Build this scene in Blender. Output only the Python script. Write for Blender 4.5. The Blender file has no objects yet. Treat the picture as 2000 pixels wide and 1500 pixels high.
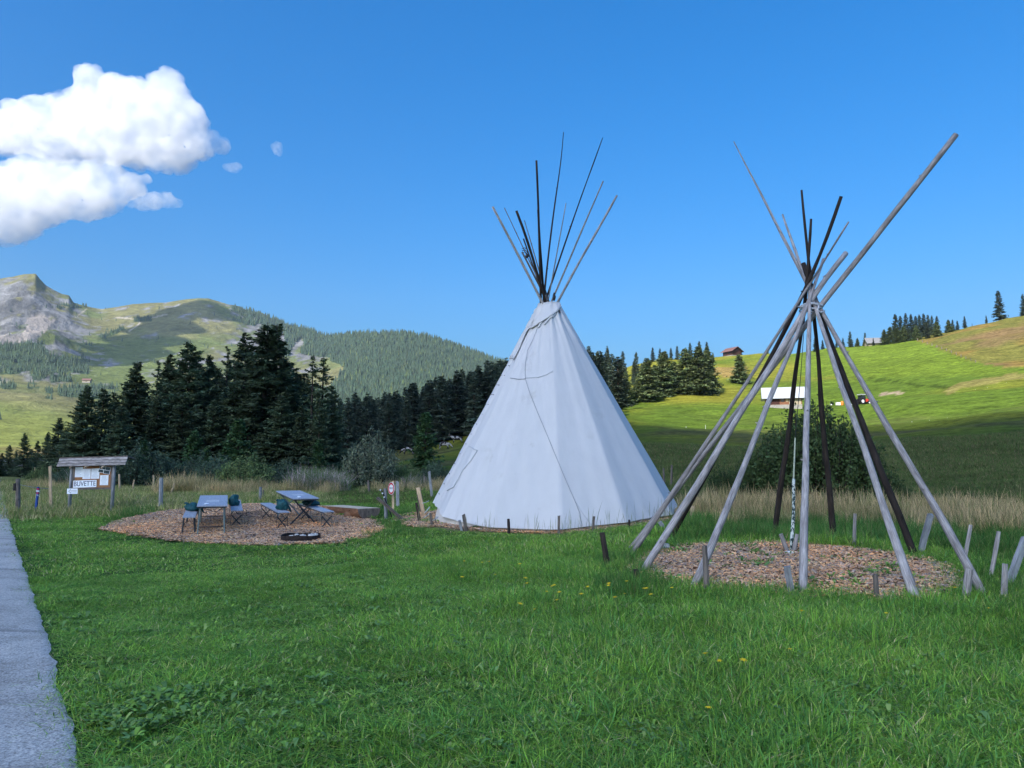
import bpy, bmesh, math, random
import numpy as np
from mathutils import Vector, Matrix, Euler, noise

R = math.radians
sc = bpy.context.scene
COL = sc.collection
# ------------------------------------------------------------------ camera, sky, sun, exposure
F = 1455.0                       # focal length in photo pixels (photo 2000 x 1500)
PITCH = math.atan(165 / F)
CP, SP = math.cos(PITCH), math.sin(PITCH)
EYE = 1.6
cam = bpy.data.cameras.new('camera')
cam.sensor_width = 36.0
cam.lens = 36.0 * F / 2000
cam.clip_start = 0.1
cam.clip_end = 12000
cam_ob = bpy.data.objects.new('camera', cam)
COL.objects.link(cam_ob)
cam_ob.location = (0, 0, EYE)
cam_ob.rotation_euler = (math.pi / 2 + PITCH, 0, 0)
sc.camera = cam_ob

SUN_ELEV, SUN_AZ = R(38), R(212)           # azimuth clockwise from the view direction
SUN = Vector((math.sin(SUN_AZ) * math.cos(SUN_ELEV), math.cos(SUN_AZ) * math.cos(SUN_ELEV), math.sin(SUN_ELEV)))
world = bpy.data.worlds.new('World')
sc.world = world
world.use_nodes = True
wn = world.node_tree
bg = wn.nodes['Background']
sky = wn.nodes.new('ShaderNodeTexSky')
sky.sky_type = 'NISHITA'
sky.sun_disc = False
sky.sun_elevation = SUN_ELEV
sky.sun_rotation = SUN_AZ
sky.altitude = 0
sky.air_density = 1.3
sky.dust_density = 5.0
sky.ozone_density = 10.0
hs = wn.nodes.new('ShaderNodeHueSaturation')
hs.inputs['Saturation'].default_value = 1.28
wn.links.new(sky.outputs[0], hs.inputs['Color'])
wn.links.new(hs.outputs[0], bg.inputs[0])
bg.inputs[1].default_value = 0.118
sun = bpy.data.lights.new('sun', 'SUN')
sun.energy = 3.7
sun.angle = R(0.5)
sun.color = (1.0, 0.93, 0.80)
sun_ob = bpy.data.objects.new('sun', sun)
COL.objects.link(sun_ob)
sun_ob.rotation_euler = SUN.to_track_quat('Z', 'Y').to_euler()
vs = sc.view_settings
vs.view_transform = 'Standard'
vs.look = 'None'
vs.exposure = 1.05
vs.gamma = 1.0
vs.use_curve_mapping = False
cy = sc.cycles
cy.max_bounces = 14
cy.diffuse_bounces = 4
cy.glossy_bounces = 2
cy.transmission_bounces = 4
cy.transparent_max_bounces = 8
cy.volume_bounces = 12
cy.caustics_reflective = False
cy.caustics_refractive = False

# ------------------------------------------------------------------ picture <-> ground
def ray(px, py):
    u, v = (px - 1000) / F, (750 - py) / F
    return np.array((u, CP - v * SP, SP + v * CP))

def zy(px, d, py):
    """height of the point seen at photo row py in column px, d metres away"""
    r = ray(px, py)
    return EYE + d * r[2] / math.hypot(r[0], r[1])

def colaz(px):
    return math.degrees(math.atan((px - 1000) / F * CP))

TAB = {
 -900: [(8, 0), (20, 0), (60, .5), (90, 1), (140, -3), (250, -25), (700, -60)],
 0: [(8, 0), (20, -.1), (30, 0), (60, .6), (90, 'y', 926), (110, .8), (160, -5), (300, -30), (700, -60)],
 190: [(8, -.03), (15, -.15), (20, -.12), (28, 0), (45, .5), (60, .6), (80, .6), (110, -1), (200, -20), (400, -40), (700, -60)],
 450: [(8, -.05), (12, -.15), (15, -.2), (18, -.25), (20, -.2), (26, .35), (32, .45), (45, .5), (60, .5), (80, .3), (110, -2), (200, -15), (400, -35), (700, -60)],
 620: [(8, -.05), (12, -.12), (18, -.2), (20, -.15), (26, .3), (45, .5), (60, .6), (90, 1.), (150, 2.5), (230, 4), (300, 0), (450, -20), (700, -50)],
 760: [(8, 0), (18, -.1), (26, .25), (45, .6), (60, .9), (90, 2.2), (130, 'y', 893), (145, 5.), (230, 11), (300, 12), (450, -5), (700, -40)],
 900: [(8, 0), (18, 0), (26, .2), (45, .8), (60, 1.5), (90, 'y', 892), (130, 'y', 876), (150, 7.5), (230, 18), (300, 24), (450, 10), (700, -20)],
 1080: [(8, 0), (18, 0), (26, .1), (45, .9), (60, 1.6), (90, 3), (130, 7), (170, 12), (230, 22), (300, 32), (400, 36), (550, 20), (700, 0)],
 1240: [(8, 0), (10, .02), (14, .2), (20, .2), (31, .3), (50, .8), (70, 2.3), (100, 'y', 868), (130, 'y', 848), (165, 'y', 825), (210, 'y', 800), (240, 'y', 788), (262, 'y', 776), (330, 'y', 747), (420, 'y', 704), (470, 'y', 700), (700, 40)],
 1400: [(8, 0), (10, .02), (14, .3), (20, .33), (31, .3), (50, .75), (70, 2.2), (100, 'y', 873), (130, 'y', 853), (165, 'y', 830), (210, 'y', 805), (250, 'y', 775), (275, 'y', 755), (330, 'y', 732), (420, 'y', 712), (550, 'y', 695), (600, 'y', 690), (700, 70)],
 1600: [(8, 0), (10, .0), (14, .3), (20, .33), (31, .3), (50, .74), (70, 2.1), (100, 'y', 877), (130, 'y', 855), (165, 'y', 833), (215, 'y', 806), (235, 'y', 801), (270, 'y', 772), (330, 'y', 735), (400, 'y', 697), (450, 'y', 686), (500, 'y', 684), (700, 60)],
 1800: [(8, 0), (10, .0), (14, .25), (20, .3), (31, .25), (50, 'y', 932), (70, 'y', 900), (130, 'y', 843), (170, 'y', 815), (230, 'y', 775), (280, 'y', 738), (330, 'y', 702), (400, 'y', 668), (435, 'y', 661), (480, 'y', 663), (700, 50)],
 2000: [(8, 0), (10, .0), (14, .2), (20, .3), (31, .3), (50, 'y', 925), (70, 'y', 895), (130, 'y', 825), (170, 'y', 795), (230, 'y', 750), (280, 'y', 714), (330, 'y', 668), (400, 'y', 622), (440, 'y', 612), (700, 50)],
 2500: [(8, 0), (20, .3), (50, 'y', 915), (70, 'y', 870), (130, 'y', 780), (170, 'y', 730), (230, 'y', 690), (280, 'y', 650), (330, 'y', 620), (400, 'y', 590), (440, 'y', 580), (700, 50)],
}
D0, DR, ND = 4.0, 1.02, 262
DG = D0 * DR ** np.arange(ND)
AZG = np.arange(-180, 180.01, 0.5)
_cols = sorted(TAB)
_az = np.array([colaz(c) for c in _cols])
_Z = []
for c in _cols:
    ds, zs = [0.0], [0.0]
    for e in TAB[c]:
        ds.append(e[0])
        zs.append(e[1] if len(e) == 2 else zy(c, e[0], e[2]))
    _Z.append(np.interp(np.log(DG), np.log(np.maximum(ds, 1)), zs))
_Z = np.array(_Z)
ZG = np.zeros((len(AZG), ND))
for j in range(ND):
    ZG[:, j] = np.interp(AZG, np.concatenate(([-180, -110], _az, [100, 180])), np.concatenate(([0, 0], _Z[:, j], [0, 0])))

def _blur(a, k, axis):
    w = np.hanning(2 * k + 3)[1:-1]
    w /= w.sum()
    b = np.apply_along_axis(lambda m: np.convolve(np.pad(m, (k, k), 'edge'), w, 'valid'), axis, a)
    return b
ZG = _blur(_blur(ZG, 4, 1), 5, 0)
rs = np.random.RandomState(5)

def _vnoise(x, y, seed=0):
    """cheap smooth value noise on arrays"""
    xi, yi = np.floor(x).astype(np.int64), np.floor(y).astype(np.int64)
    fx, fy = x - xi, y - yi
    fx, fy = fx * fx * (3 - 2 * fx), fy * fy * (3 - 2 * fy)
    def hsh(a, b):
        n = (a * 374761393 + b * 668265263 + seed * 974634777) & 0x7fffffff
        n = ((n ^ (n >> 13)) * 1274126177) & 0x7fffffff
        return ((n ^ (n >> 16)) & 0xffff) / 65535.0
    return (hsh(xi, yi) * (1 - fx) + hsh(xi + 1, yi) * fx) * (1 - fy) + (hsh(xi, yi + 1) * (1 - fx) + hsh(xi + 1, yi + 1) * fx) * fy

def fbm(x, y, o=4, seed=0):
    s, a, t = 0, 1.0, 0
    for i in range(o):
        s = s + a * _vnoise(x, y, seed + i * 17)
        t += a
        x, y, a = x * 2.03 + 13.7, y * 2.03 + 7.1, a * .5
    return s / t

# knolls on the meadow, growing with distance
_X = np.sin(np.radians(AZG))[:, None] * DG[None, :]
_Y = np.cos(np.radians(AZG))[:, None] * DG[None, :]
ZG += (fbm(_X / 25, _Y / 25, 4, 3) - .5) * np.clip((DG - 35) / 150, 0, 1)[None, :] * 4.5
ZG += (fbm(_X / 3.0, _Y / 3.0, 3, 9) - .5) * 0.10

def hv(x, y):
    x, y = np.asarray(x, float), np.asarray(y, float)
    d = np.hypot(x, y)
    a = np.degrees(np.arctan2(x, y))
    fi = np.clip((a + 180) / .5, 0, len(AZG) - 1.001)
    fj = np.clip(np.log(np.maximum(d, D0) / D0) / math.log(DR), 0, ND - 1.001)
    i, j = fi.astype(int), fj.astype(int)
    s, t = fi - i, fj - j
    return (ZG[i, j] * (1 - s) + ZG[i + 1, j] * s) * (1 - t) + (ZG[i, j + 1] * (1 - s) + ZG[i + 1, j + 1] * s) * t

def h(x, y):
    return float(hv(x, y))

def G(px, py, dmin=3.5, dmax=690):
    """where the sight line through a photo pixel meets the ground"""
    r = ray(px, py)
    hn = math.hypot(r[0], r[1])
    d = np.geomspace(dmin, dmax, 4000)
    X, Y, Zr = r[0] / hn * d, r[1] / hn * d, EYE + r[2] / hn * d
    k = np.nonzero(Zr < hv(X, Y))[0]
    i = k[0] if len(k) else len(d) - 1
    return Vector((X[i], Y[i], h(X[i], Y[i])))

def at(px, py, Y):
    """the point of the sight line at depth Y"""
    r = ray(px, py)
    return Vector((r[0] * Y / r[1], Y, EYE + r[2] * Y / r[1]))

def onground(px, d):
    a = R(colaz(px))
    for _ in range(3):
        x, y = math.sin(a) * d, math.cos(a) * d
        z = h(x, y)
        a += (px - 1000 - F * x / (y * CP + (z - EYE) * SP)) / F * CP
    x, y = math.sin(a) * d, math.cos(a) * d
    return Vector((x, y, h(x, y)))

# ------------------------------------------------------------------ materials
def _set(n, **kw):
    for k, v in kw.items():
        n.inputs[k].default_value = v

class M:
    """small shader builder"""
    def __init__(self, name, rough=0.8, spec=0.2):
        self.m = bpy.data.materials.new(name)
        self.m.use_nodes = True
        self.t = self.m.node_tree
        self.b = self.t.nodes['Principled BSDF']
        self.out = self.t.nodes['Material Output']
        self.b.inputs['Roughness'].default_value = rough
        self.b.inputs['Specular IOR Level'].default_value = spec
    def n(self, typ, **props):
        x = self.t.nodes.new('ShaderNode' + typ)
        for k, v in props.items():
            setattr(x, k, v)
        return x
    def l(self, a, b):
        self.t.links.new(a, b)
    def pos(self):
        return self.n('NewGeometry').outputs['Position']
    def obj(self):
        return self.n('TexCoord').outputs['Object']
    def attr(self, name, vec=False):
        a = self.n('Attribute', attribute_name=name)
        return a.outputs['Vector'] if vec else a.outputs['Color']
    def scale(self, v, s):
        x = self.n('Mapping')
        x.inputs['Scale'].default_value = s if hasattr(s, '__len__') else (s, s, s)
        self.l(v, x.inputs['Vector'])
        return x.outputs[0]
    def noise(self, v, scale, detail=4, rough=.55, dist=0.0):
        x = self.n('TexNoise')
        _set(x, Scale=scale, Detail=detail, Roughness=rough, Distortion=dist)
        self.l(v, x.inputs['Vector'])
        return x.outputs[0]
    def ramp(self, f, stops):
        x = self.n('ValToRGB')
        while len(x.color_ramp.elements) < len(stops):
            x.color_ramp.elements.new(0.5)
        for e, (p, c) in zip(x.color_ramp.elements, stops):
            e.position = p
            e.color = (c[0], c[1], c[2], 1) if hasattr(c, '__len__') else (c, c, c, 1)
        self.l(f, x.inputs[0])
        return x.outputs[0]
    def mix(self, f, a, b, mode='MIX'):
        x = self.n('MixRGB', blend_type=mode)
        for s, v in ((0, f), (1, a), (2, b)):
            if hasattr(v, 'is_linked') or isinstance(v, bpy.types.NodeSocket):
                self.l(v, x.inputs[s])
            elif s == 0:
                x.inputs[0].default_value = v
            else:
                x.inputs[s].default_value = (v[0], v[1], v[2], 1) if hasattr(v, '__len__') else (v, v, v, 1)
        return x.outputs[0]
    def rand(self):
        return self.n('ObjectInfo').outputs['Random']
    def color(self, c):
        if hasattr(c, '__len__'):
            self.b.inputs['Base Color'].default_value = (c[0], c[1], c[2], 1)
        else:
            self.l(c, self.b.inputs['Base Color'])
        return self
    def bump(self, hgt, strength=.3, dist=.02):
        x = self.n('Bump')
        _set(x, Strength=strength, Distance=dist)
        self.l(hgt, x.inputs['Height'])
        self.l(x.outputs[0], self.b.inputs['Normal'])
        return self

def simple(name, c, rough=.7, spec=.25, metal=0.0, var=.25, scale=30):
    m = M(name, rough, spec)
    n = m.noise(m.obj(), scale, 4)
    lo = [max(0, x * (1 - var)) for x in c]
    hi = [min(1, x * (1 + var)) for x in c]
    m.color(m.ramp(n, [(.3, lo), (.7, hi)]))
    m.b.inputs['Metallic'].default_value = metal
    return m.m

def leafmat(name, base, var=.35, trans=.25, patch=None):
    m = M(name, .75, .12)
    a = m.attr('col')
    c = m.mix(1.0, a, base, 'MULTIPLY')
    r = m.ramp(m.rand(), [(0, 1 - var), (1, 1 + var)])
    c = m.mix(1.0, c, r, 'MULTIPLY')
    if patch:
        p = m.noise(m.pos(), patch[0], 4, .6)
        c = m.mix(1.0, c, m.ramp(p, [(.25, patch[1]), (.5, (1, 1, 1)), (.75, patch[2])]), 'MULTIPLY')
    m.color(c)
    if trans:
        tr = m.n('BsdfTranslucent')
        m.l(c, tr.inputs['Color'])
        mx = m.n('MixShader')
        mx.inputs[0].default_value = trans
        m.l(m.b.outputs[0], mx.inputs[1])
        m.l(tr.outputs[0], mx.inputs[2])
        m.l(mx.outputs[0], m.out.inputs['Surface'])
    return m.m

def woodmat(name, dark, light, ends=None, rough=.85):
    m = M(name, rough, .15)
    g = m.attr('grain', True)
    streak = m.noise(m.scale(g, (1, 1, .06)), 90, 5, .65)
    broad = m.noise(m.scale(g, (1, 1, .35)), 9, 3)
    c = m.ramp(streak, [(.28, dark), (.52, [(a + b) / 2 for a, b in zip(dark, light)]), (.75, light)])
    c = m.mix(1.0, c, m.ramp(broad, [(.3, .62), (.7, 1.25)]), 'MULTIPLY')
    knots = m.n('TexVoronoi')
    _set(knots, Scale=3.2)
    m.l(m.scale(g, (1.6, 1.6, .8)), knots.inputs['Vector'])
    k = m.ramp(knots.outputs['Distance'], [(.0, .25), (.07, .45), (.12, 1.0)])
    c = m.mix(1.0, c, k, 'MULTIPLY')
    r = m.ramp(m.rand(), [(0, .8), (1, 1.15)])
    m.color(m.mix(1.0, c, r, 'MULTIPLY'))
    m.bump(streak, .5, .01)
    return m.m

W_GREY = woodmat('weathered_grey_wood', (.13, .115, .11), (.64, .59, .56))
W_DARK = woodmat('dark_brown_wood', (.018, .014, .012), (.075, .058, .05))
W_MID = woodmat('grey_brown_wood', (.085, .07, .06), (.26, .22, .19))
W_PALE = woodmat('fresh_pale_wood', (.42, .30, .18), (.66, .50, .33))
W_BLUE = woodmat('blue_grey_wood', (.17, .18, .19), (.42, .43, .44))
W_CUT = woodmat('sawn_log_wood', (.70, .52, .34), (.90, .76, .56))
W_BARK = woodmat('reddish_bark', (.14, .07, .04), (.58, .32, .19))
BARK = woodmat('spruce_bark', (.03, .024, .02), (.10, .08, .065))
BLACK = simple('black_plastic', (.012, .012, .014), .45, .4)
STEEL = simple('galvanised_steel', (.30, .33, .34), .4, .5, .7)
DARKSTEEL = simple('dark_steel', (.045, .048, .055), .5, .4, .3)
GREENSTEEL = simple('grey_green_steel', (.20, .27, .27), .5, .4, .3)
PAPER = simple('white_paper', (.82, .87, .92), .8, .1, 0, .04, 4)
WHITE = simple('white_paint', (.78, .80, .80), .5, .3, 0, .06)
RED = simple('red_paint', (.55, .025, .035), .5, .3, 0, .1)
INK = simple('blue_black_ink', (.02, .03, .09), .8, .1, 0, .2)
BLUEPAINT = simple('blue_paint', (.03, .08, .30), .6, .2, 0, .3)
CORK = simple('brown_cork_board', (.30, .15, .075), .9, .1, 0, .25, 60)
PHOTO = simple('dark_photo_print', (.03, .06, .075), .4, .3, 0, .8, 14)
ROPE = simple('grey_rope', (.36, .37, .40), .9, .1, 0, .3, 120)
PALEROPE = simple('pale_rope', (.52, .54, .56), .9, .1, 0, .25, 120)
STONE = simple('pale_stone', (.48, .46, .43), .9, .1, 0, .3, 14)
ASH = simple('grey_ash', (.30, .29, .29), .95, .05, 0, .35, 22)
RUST = simple('rusty_black_iron', (.035, .026, .024), .75, .2, .2, .5, 18)
STAKEGREY = simple('pale_stake_plastic', (.40, .42, .36), .6, .2, 0, .1)
BAG = simple('dark_green_bag_fabric', (.012, .075, .085), .65, .25, 0, .4, 18)

# ------------------------------------------------------------------ mesh helper
class MB:
    def __init__(self):
        self.v, self.f, self.g, self.c = [], [], [], []
        self.usec = False
    def add(self, vs_, fs, grain=None, col=None):
        o = len(self.v)
        self.v += [tuple(p) for p in vs_]
        self.g += [tuple(p) for p in (grain if grain is not None else vs_)]
        if col is not None:
            self.usec = True
        self.c += [col if col is not None else (1, 1, 1)] * len(vs_)
        self.f += [tuple(i + o for i in q) for q in fs]
        return self
    def box(self, c, sx, sy, sz, rot=None, ax='x', bev=0.0):
        """box of half sizes; grain along the axis ax"""
        pts, gr = [], []
        q = rot if rot is not None else Matrix.Identity(3)
        off = random.random() * 30
        for x in (-1, 1):
            for y in (-1, 1):
                for z in (-1, 1):
                    l = Vector((x * sx, y * sy, z * sz))
                    pts.append(Vector(c) + q @ l)
                    gr.append({'x': (l.y + off, l.z, l.x), 'y': (l.x + off, l.z, l.y), 'z': (l.x + off, l.y, l.z)}[ax])
        self.add(pts, [(0, 1, 3, 2), (4, 6, 7, 5), (0, 4, 5, 1), (2, 3, 7, 6), (0, 2, 6, 4), (1, 5, 7, 3)], gr)
        return self
    def tube(self, pts, rad, n=8, cap=True, wob=0.0, seed=0):
        """swept round section through pts with radii rad"""
        P = [Vector(p) for p in pts]
        rad = rad if hasattr(rad, '__len__') else [rad] * len(P)
        rn = random.Random(seed)
        off = rn.random() * 50
        t0 = (P[1] - P[0]).normalized()
        a = t0.orthogonal().normalized()
        vsx, gr, L = [], [], 0
        for i, p in enumerate(P):
            t = (P[min(i + 1, len(P) - 1)] - P[max(i - 1, 0)]).normalized()
            a = (a - t * a.dot(t)).normalized()
            b = t.cross(a)
            if i:
                L += (P[i] - P[i - 1]).length
            for k in range(n):
                th = 2 * math.pi * k / n
                r = rad[i] * (1 + wob * (rn.random() - .5))
                vsx.append(p + a * (math.cos(th) * r) + b * (math.sin(th) * r))
                gr.append((math.cos(th) * .08 + off, math.sin(th) * .08, L))
        fs = []
        for i in range(len(P) - 1):
            for k in range(n):
                k2 = (k + 1) % n
                fs.append((i * n + k, i * n + k2, (i + 1) * n + k2, (i + 1) * n + k))
        if cap:
            fs.append(tuple(range(n))[::-1])
            fs.append(tuple((len(P) - 1) * n + k for k in range(n)))
        self.add(vsx, fs, gr)
        return self
    def blob(self, c, rx, ry, rz, seed=0, amp=.2, sub=2, fr=1.6):
        bm = bmesh.new()
        bmesh.ops.create_icosphere(bm, subdivisions=sub, radius=1)
        vs_ = []
        for v in bm.verts:
            k = 1 + amp * noise.noise(v.co * fr + Vector((seed * 7.3, seed * 3.1, seed)))
            vs_.append(Vector(c) + Vector((v.co.x * rx, v.co.y * ry, v.co.z * rz)) * k)
        self.add(vs_, [tuple(x.index for x in f.verts) for f in bm.faces])
        bm.free()
        return self
    def mesh(self, name, smooth=False):
        me = bpy.data.meshes.new(name)
        me.from_pydata(self.v, [], self.f)
        a = me.attributes.new('grain', 'FLOAT_VECTOR', 'POINT')
        a.data.foreach_set('vector', np.array(self.g, np.float32).ravel())
        if self.usec:
            a = me.attributes.new('col', 'FLOAT_COLOR', 'POINT')
            a.data.foreach_set('color', np.c_[np.array(self.c, np.float32), np.ones(len(self.c), np.float32)].ravel())
        if smooth:
            me.polygons.foreach_set('use_smooth', [True] * len(me.polygons))
        return me

def link(name, me, mat, parent=None, smooth=False, kind=None, label=None):
    if isinstance(me, MB):
        if parent is not None:
            b = parent
            while b.parent:
                b = b.parent
            o = b.location
            me.v = [(p[0] - o.x, p[1] - o.y, p[2] - o.z) for p in me.v]
        me = me.mesh(name, smooth)
    if mat is not None and not me.materials:
        me.materials.append(mat)
    ob = bpy.data.objects.new(name, me)
    COL.objects.link(ob)
    if parent is not None:
        ob.parent = parent
    if kind:
        ob['kind'] = kind
    if label:
        ob['label'] = label
    return ob

def tag(o, label, cat, group=None):
    o['label'] = label
    o['category'] = cat
    if group:
        o['group'] = group
    return o

def thing(name, label, cat, loc=(0, 0, 0), group=None):
    o = bpy.data.objects.new(name, None)
    o.empty_display_size = .2
    COL.objects.link(o)
    o.location = loc
    return tag(o, label, cat, group)

def npmesh(name, V, Fq, cols=None, tri=False):
    me = bpy.data.meshes.new(name)
    V = np.asarray(V, np.float32)
    Fq = np.asarray(Fq, np.int32)
    k = Fq.shape[1]
    me.vertices.add(len(V))
    me.vertices.foreach_set('co', V.ravel())
    me.loops.add(Fq.size)
    me.loops.foreach_set('vertex_index', Fq.ravel())
    me.polygons.add(len(Fq))
    me.polygons.foreach_set('loop_start', np.arange(0, Fq.size, k, dtype=np.int32))
    me.polygons.foreach_set('loop_total', np.full(len(Fq), k, np.int32))
    me.update(calc_edges=True)
    if cols is not None:
        a = me.attributes.new('col', 'FLOAT_COLOR', 'POINT')
        cols = np.asarray(cols, np.float32)
        a.data.foreach_set('color', np.c_[cols, np.ones(len(cols), np.float32)].ravel())
    return me

def sstep(a, b, x):
    t = np.clip((np.asarray(x, float) - a) / (b - a), 0, 1)
    return t * t * (3 - 2 * t)

def project(X, Y, Z):
    """photo pixel of world points (arrays)"""
    zc = np.asarray(Z) - EYE
    dep = np.maximum(Y * CP + zc * SP, .01)
    return 1000 + F * X / dep, 750 - F * (-Y * SP + zc * CP) / dep

def inpoly(px, py, poly):
    px, py = np.asarray(px, float), np.asarray(py, float)
    r = np.zeros(np.broadcast(px, py).shape, bool)
    n = len(poly)
    for i in range(n):
        x1, y1 = poly[i]
        x2, y2 = poly[(i + 1) % n]
        if y1 == y2:
            continue
        c = ((y1 > py) != (y2 > py)) & (px < (x2 - x1) * (py - y1) / (y2 - y1) + x1)
        r ^= c
    return r

def pdist(x, y, pts):
    """distance of arrays x, y to a polyline"""
    best = np.full(np.broadcast(x, y).shape, 1e9)
    for (x1, y1), (x2, y2) in zip(pts[:-1], pts[1:]):
        dx, dy = x2 - x1, y2 - y1
        t = np.clip(((x - x1) * dx + (y - y1) * dy) / (dx * dx + dy * dy + 1e-9), 0, 1)
        best = np.minimum(best, np.hypot(x - x1 - t * dx, y - y1 - t * dy))
    return best

# ------------------------------------------------------------------ layout on the ground
EDGE = [G(px, py) for px, py in ((160, 1515), (152, 1470), (130, 1400), (100, 1262), (62, 1150), (40, 1092), (28, 1050), (16, 1008), (7, 975), (2, 950), (0, 938))]
EDGE = [EDGE[0] + (EDGE[0] - EDGE[2]) * 1.5] + EDGE
EX = np.array([p.x for p in EDGE])
EYY = np.array([p.y for p in EDGE])
def road_edge(y):
    return np.interp(y, EYY, EX)
def in_road(x, y, m=0.0):
    wob = (fbm(np.asarray(y) * 2.2, np.asarray(y) * 0 + 3, 3, 4) - .5) * .07
    return (x < road_edge(y) + wob + m) & (x > road_edge(y) - 3.4) & (y < EYY[-1] + 3)

def ring(cx, cy_, rx, ry, n, seed, amp):
    out = []
    for k in range(n):
        t = 2 * math.pi * k / n
        r = 1 + amp * (noise.noise(Vector((math.cos(t) * 1.7 + seed, math.sin(t) * 1.7, seed * .7))) + .5 * noise.noise(Vector((math.cos(t) * 6 + seed, math.sin(t) * 6, 3))))
        out.append((cx + rx * r * math.cos(t), cy_ + ry * r * math.sin(t)))
    return out

def outline(pts, seed, amp):
    """ground outline of a bed whose rim is seen at these photo pixels"""
    P = [G(px, py) for px, py in pts]
    out = []
    for a, b in zip(P, P[1:] + P[:1]):
        for k in range(6):
            q = a + (b - a) * (k / 6)
            out.append((q.x + amp * noise.noise(Vector((q.x * 2.1, q.y * 2.1, seed))), q.y + amp * 1.6 * noise.noise(Vector((q.x * 2.1, q.y * 2.1, seed + 9)))))
    return out

BED_TABLES = outline(((203, 1034), (240, 1019), (290, 1007), (350, 997), (420, 990), (480, 986), (560, 986), (640, 993), (700, 1008), (738, 1022), (738, 1038), (705, 1053), (650, 1061), (560, 1066), (450, 1064), (350, 1057), (270, 1046)), 2.0, .12)
BED_FRAME = outline(((1240, 1112), (1290, 1078), (1400, 1066), (1530, 1062), (1640, 1071), (1740, 1086), (1830, 1106), (1868, 1132), (1858, 1152), (1800, 1166), (1700, 1171), (1550, 1164), (1400, 1151), (1285, 1134)), 5.0, .10)
TEE = Vector((1.23, 22.3, 0))
TEE.z = h(TEE.x, TEE.y)
TR = 3.73
BED_TEEPEE = ring(TEE.x, TEE.y + .1, TR + .75, TR + .35, 80, 8.0, .05)
def bedmask(x, y, grow=0.0):
    m = inpoly(x, y, BED_TABLES) | inpoly(x, y, BED_FRAME)
    m |= inpoly(x, y, BED_TEEPEE) & ((np.asarray(y) > TEE.y - 2.2) | (np.hypot(np.asarray(x) - TEE.x, np.asarray(y) - TEE.y) < TR - .05))
    return m

# ------------------------------------------------------------------ ground
azl = np.concatenate((np.arange(-180, -47, 2.5), np.arange(-47, 47, .25), np.arange(47, 180.01, 2.5)))
dl = np.concatenate(([0.6, 1.5, 2.4, 3.2], D0 * 1.018 ** np.arange(288)))
dl = dl[dl < 690]
A2, D2 = np.meshgrid(np.radians(azl), dl, indexing='ij')
GX, GY = np.sin(A2) * D2, np.cos(A2) * D2
GZ = hv(GX, GY)
infront = GY > 1
PX, PY = project(GX, np.where(infront, GY, 1), GZ)
n1, n2, n3 = fbm(GX / 18, GY / 18, 5, 31), fbm(GX / 60, GY / 60, 4, 51), fbm(GX / 4, GY / 4, 4, 71)
C = np.zeros(GX.shape + (3,))
lawn = np.array((.050, .105, .024))
mead = np.array((.098, .150, .018))
yel = np.array((.205, .200, .026))
brn = np.array((.155, .125, .055))
far_w = sstep(38, 60, D2)[..., None]
mcol = mead + (yel - mead) * sstep(.42, .68, n2)[..., None]
mcol = mcol + (brn - mcol) * (sstep(.52, .72, n1) * .75 * sstep(210, 110, D2))[..., None]
lowered = np.where(PX < 1200, 1 - sstep(180, 230, D2), 1 - sstep(135, 170, D2))[..., None] * .30     # cloud shade over the near meadow painted into the turf, darker and greener
mcol = mcol * (1 - lowered) * (1 - lowered * np.array((.25, .05, .1)))
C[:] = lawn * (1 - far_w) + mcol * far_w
# left pasture below the board and the fence is drier
dry = sstep(25, 32, D2) * sstep(700, 560, PX) * infront
C = C + (np.array((.21, .21, .075)) - C) * (dry * .75)[..., None]
# brown hillside above the fence line on the right
bl = np.interp(PX, [1780, 1800, 1850, 1905, 1960, 2100, 2600], [662, 668, 686, 708, 716, 716, 716])
hill = infront & (PY < bl) & (PX > 1782) & (D2 > 240)
hc = np.array((.225, .155, .042)) + (np.array((.15, .145, .034)) - np.array((.225, .155, .042))) * sstep(.42, .62, n1)[..., None]
hc = hc + (np.array((.19, .125, .06)) - hc) * (sstep(.56, .7, fbm(GX / 30, GY / 30, 4, 91)) * .8)[..., None]
C = np.where(hill[..., None], hc, C)
# bright green hay field below it, dry strip along the gully
field = infront & (PX > 1560) & (PY < 735) & (PY > 640) & ~hill & (D2 > 240)
C = np.where(field[..., None], np.array((.125, .180, .020)) * (.8 + .4 * n1[..., None]), C)
strip = infront & (D2 > 150) & (pdist(PX, PY, [(1850, 765), (1880, 752), (1940, 742), (2000, 733), (2100, 725)]) < 6)
C = np.where(strip[..., None], np.array((.215, .19, .055)), C)
soil = infront & (D2 > 150) & ((pdist(PX, PY, [(1722, 770), (1745, 767), (1765, 768)]) < 3.0) & (n3 > .4))
C = np.where(soil[..., None], np.array((.33, .25, .17)), C)
gul_shade = infront & (D2 > 150) & (pdist(PX, PY, [(1690, 738), (1740, 744), (1790, 752), (1850, 757)]) < 2.2)  # shadow of the gully crease, painted in as a darker line
C = np.where(gul_shade[..., None], C * .5, C)
rust = infront & (D2 > 150) & (pdist(PX, PY, [(1400, 725), (1425, 727), (1450, 722)]) < 9)
C = np.where((rust & (n1 > .35))[..., None], np.array((.27, .19, .06)), C)
rd = in_road(GX, GY, -.05)
GZ2 = GZ - .06 * rd - .03 * (inpoly(GX, GY, BED_TABLES) | inpoly(GX, GY, BED_FRAME) | inpoly(GX, GY, BED_TEEPEE))
na, nd = GX.shape
idx = np.arange(na * nd).reshape(na, nd)
Fq = np.stack([idx[:-1, :-1], idx[:-1, 1:], idx[1:, 1:], idx[1:, :-1]], -1).reshape(-1, 4)
me = npmesh('meadow_ground', np.stack([GX, GY, GZ2], -1).reshape(-1, 3), Fq, C.reshape(-1, 3))
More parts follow.
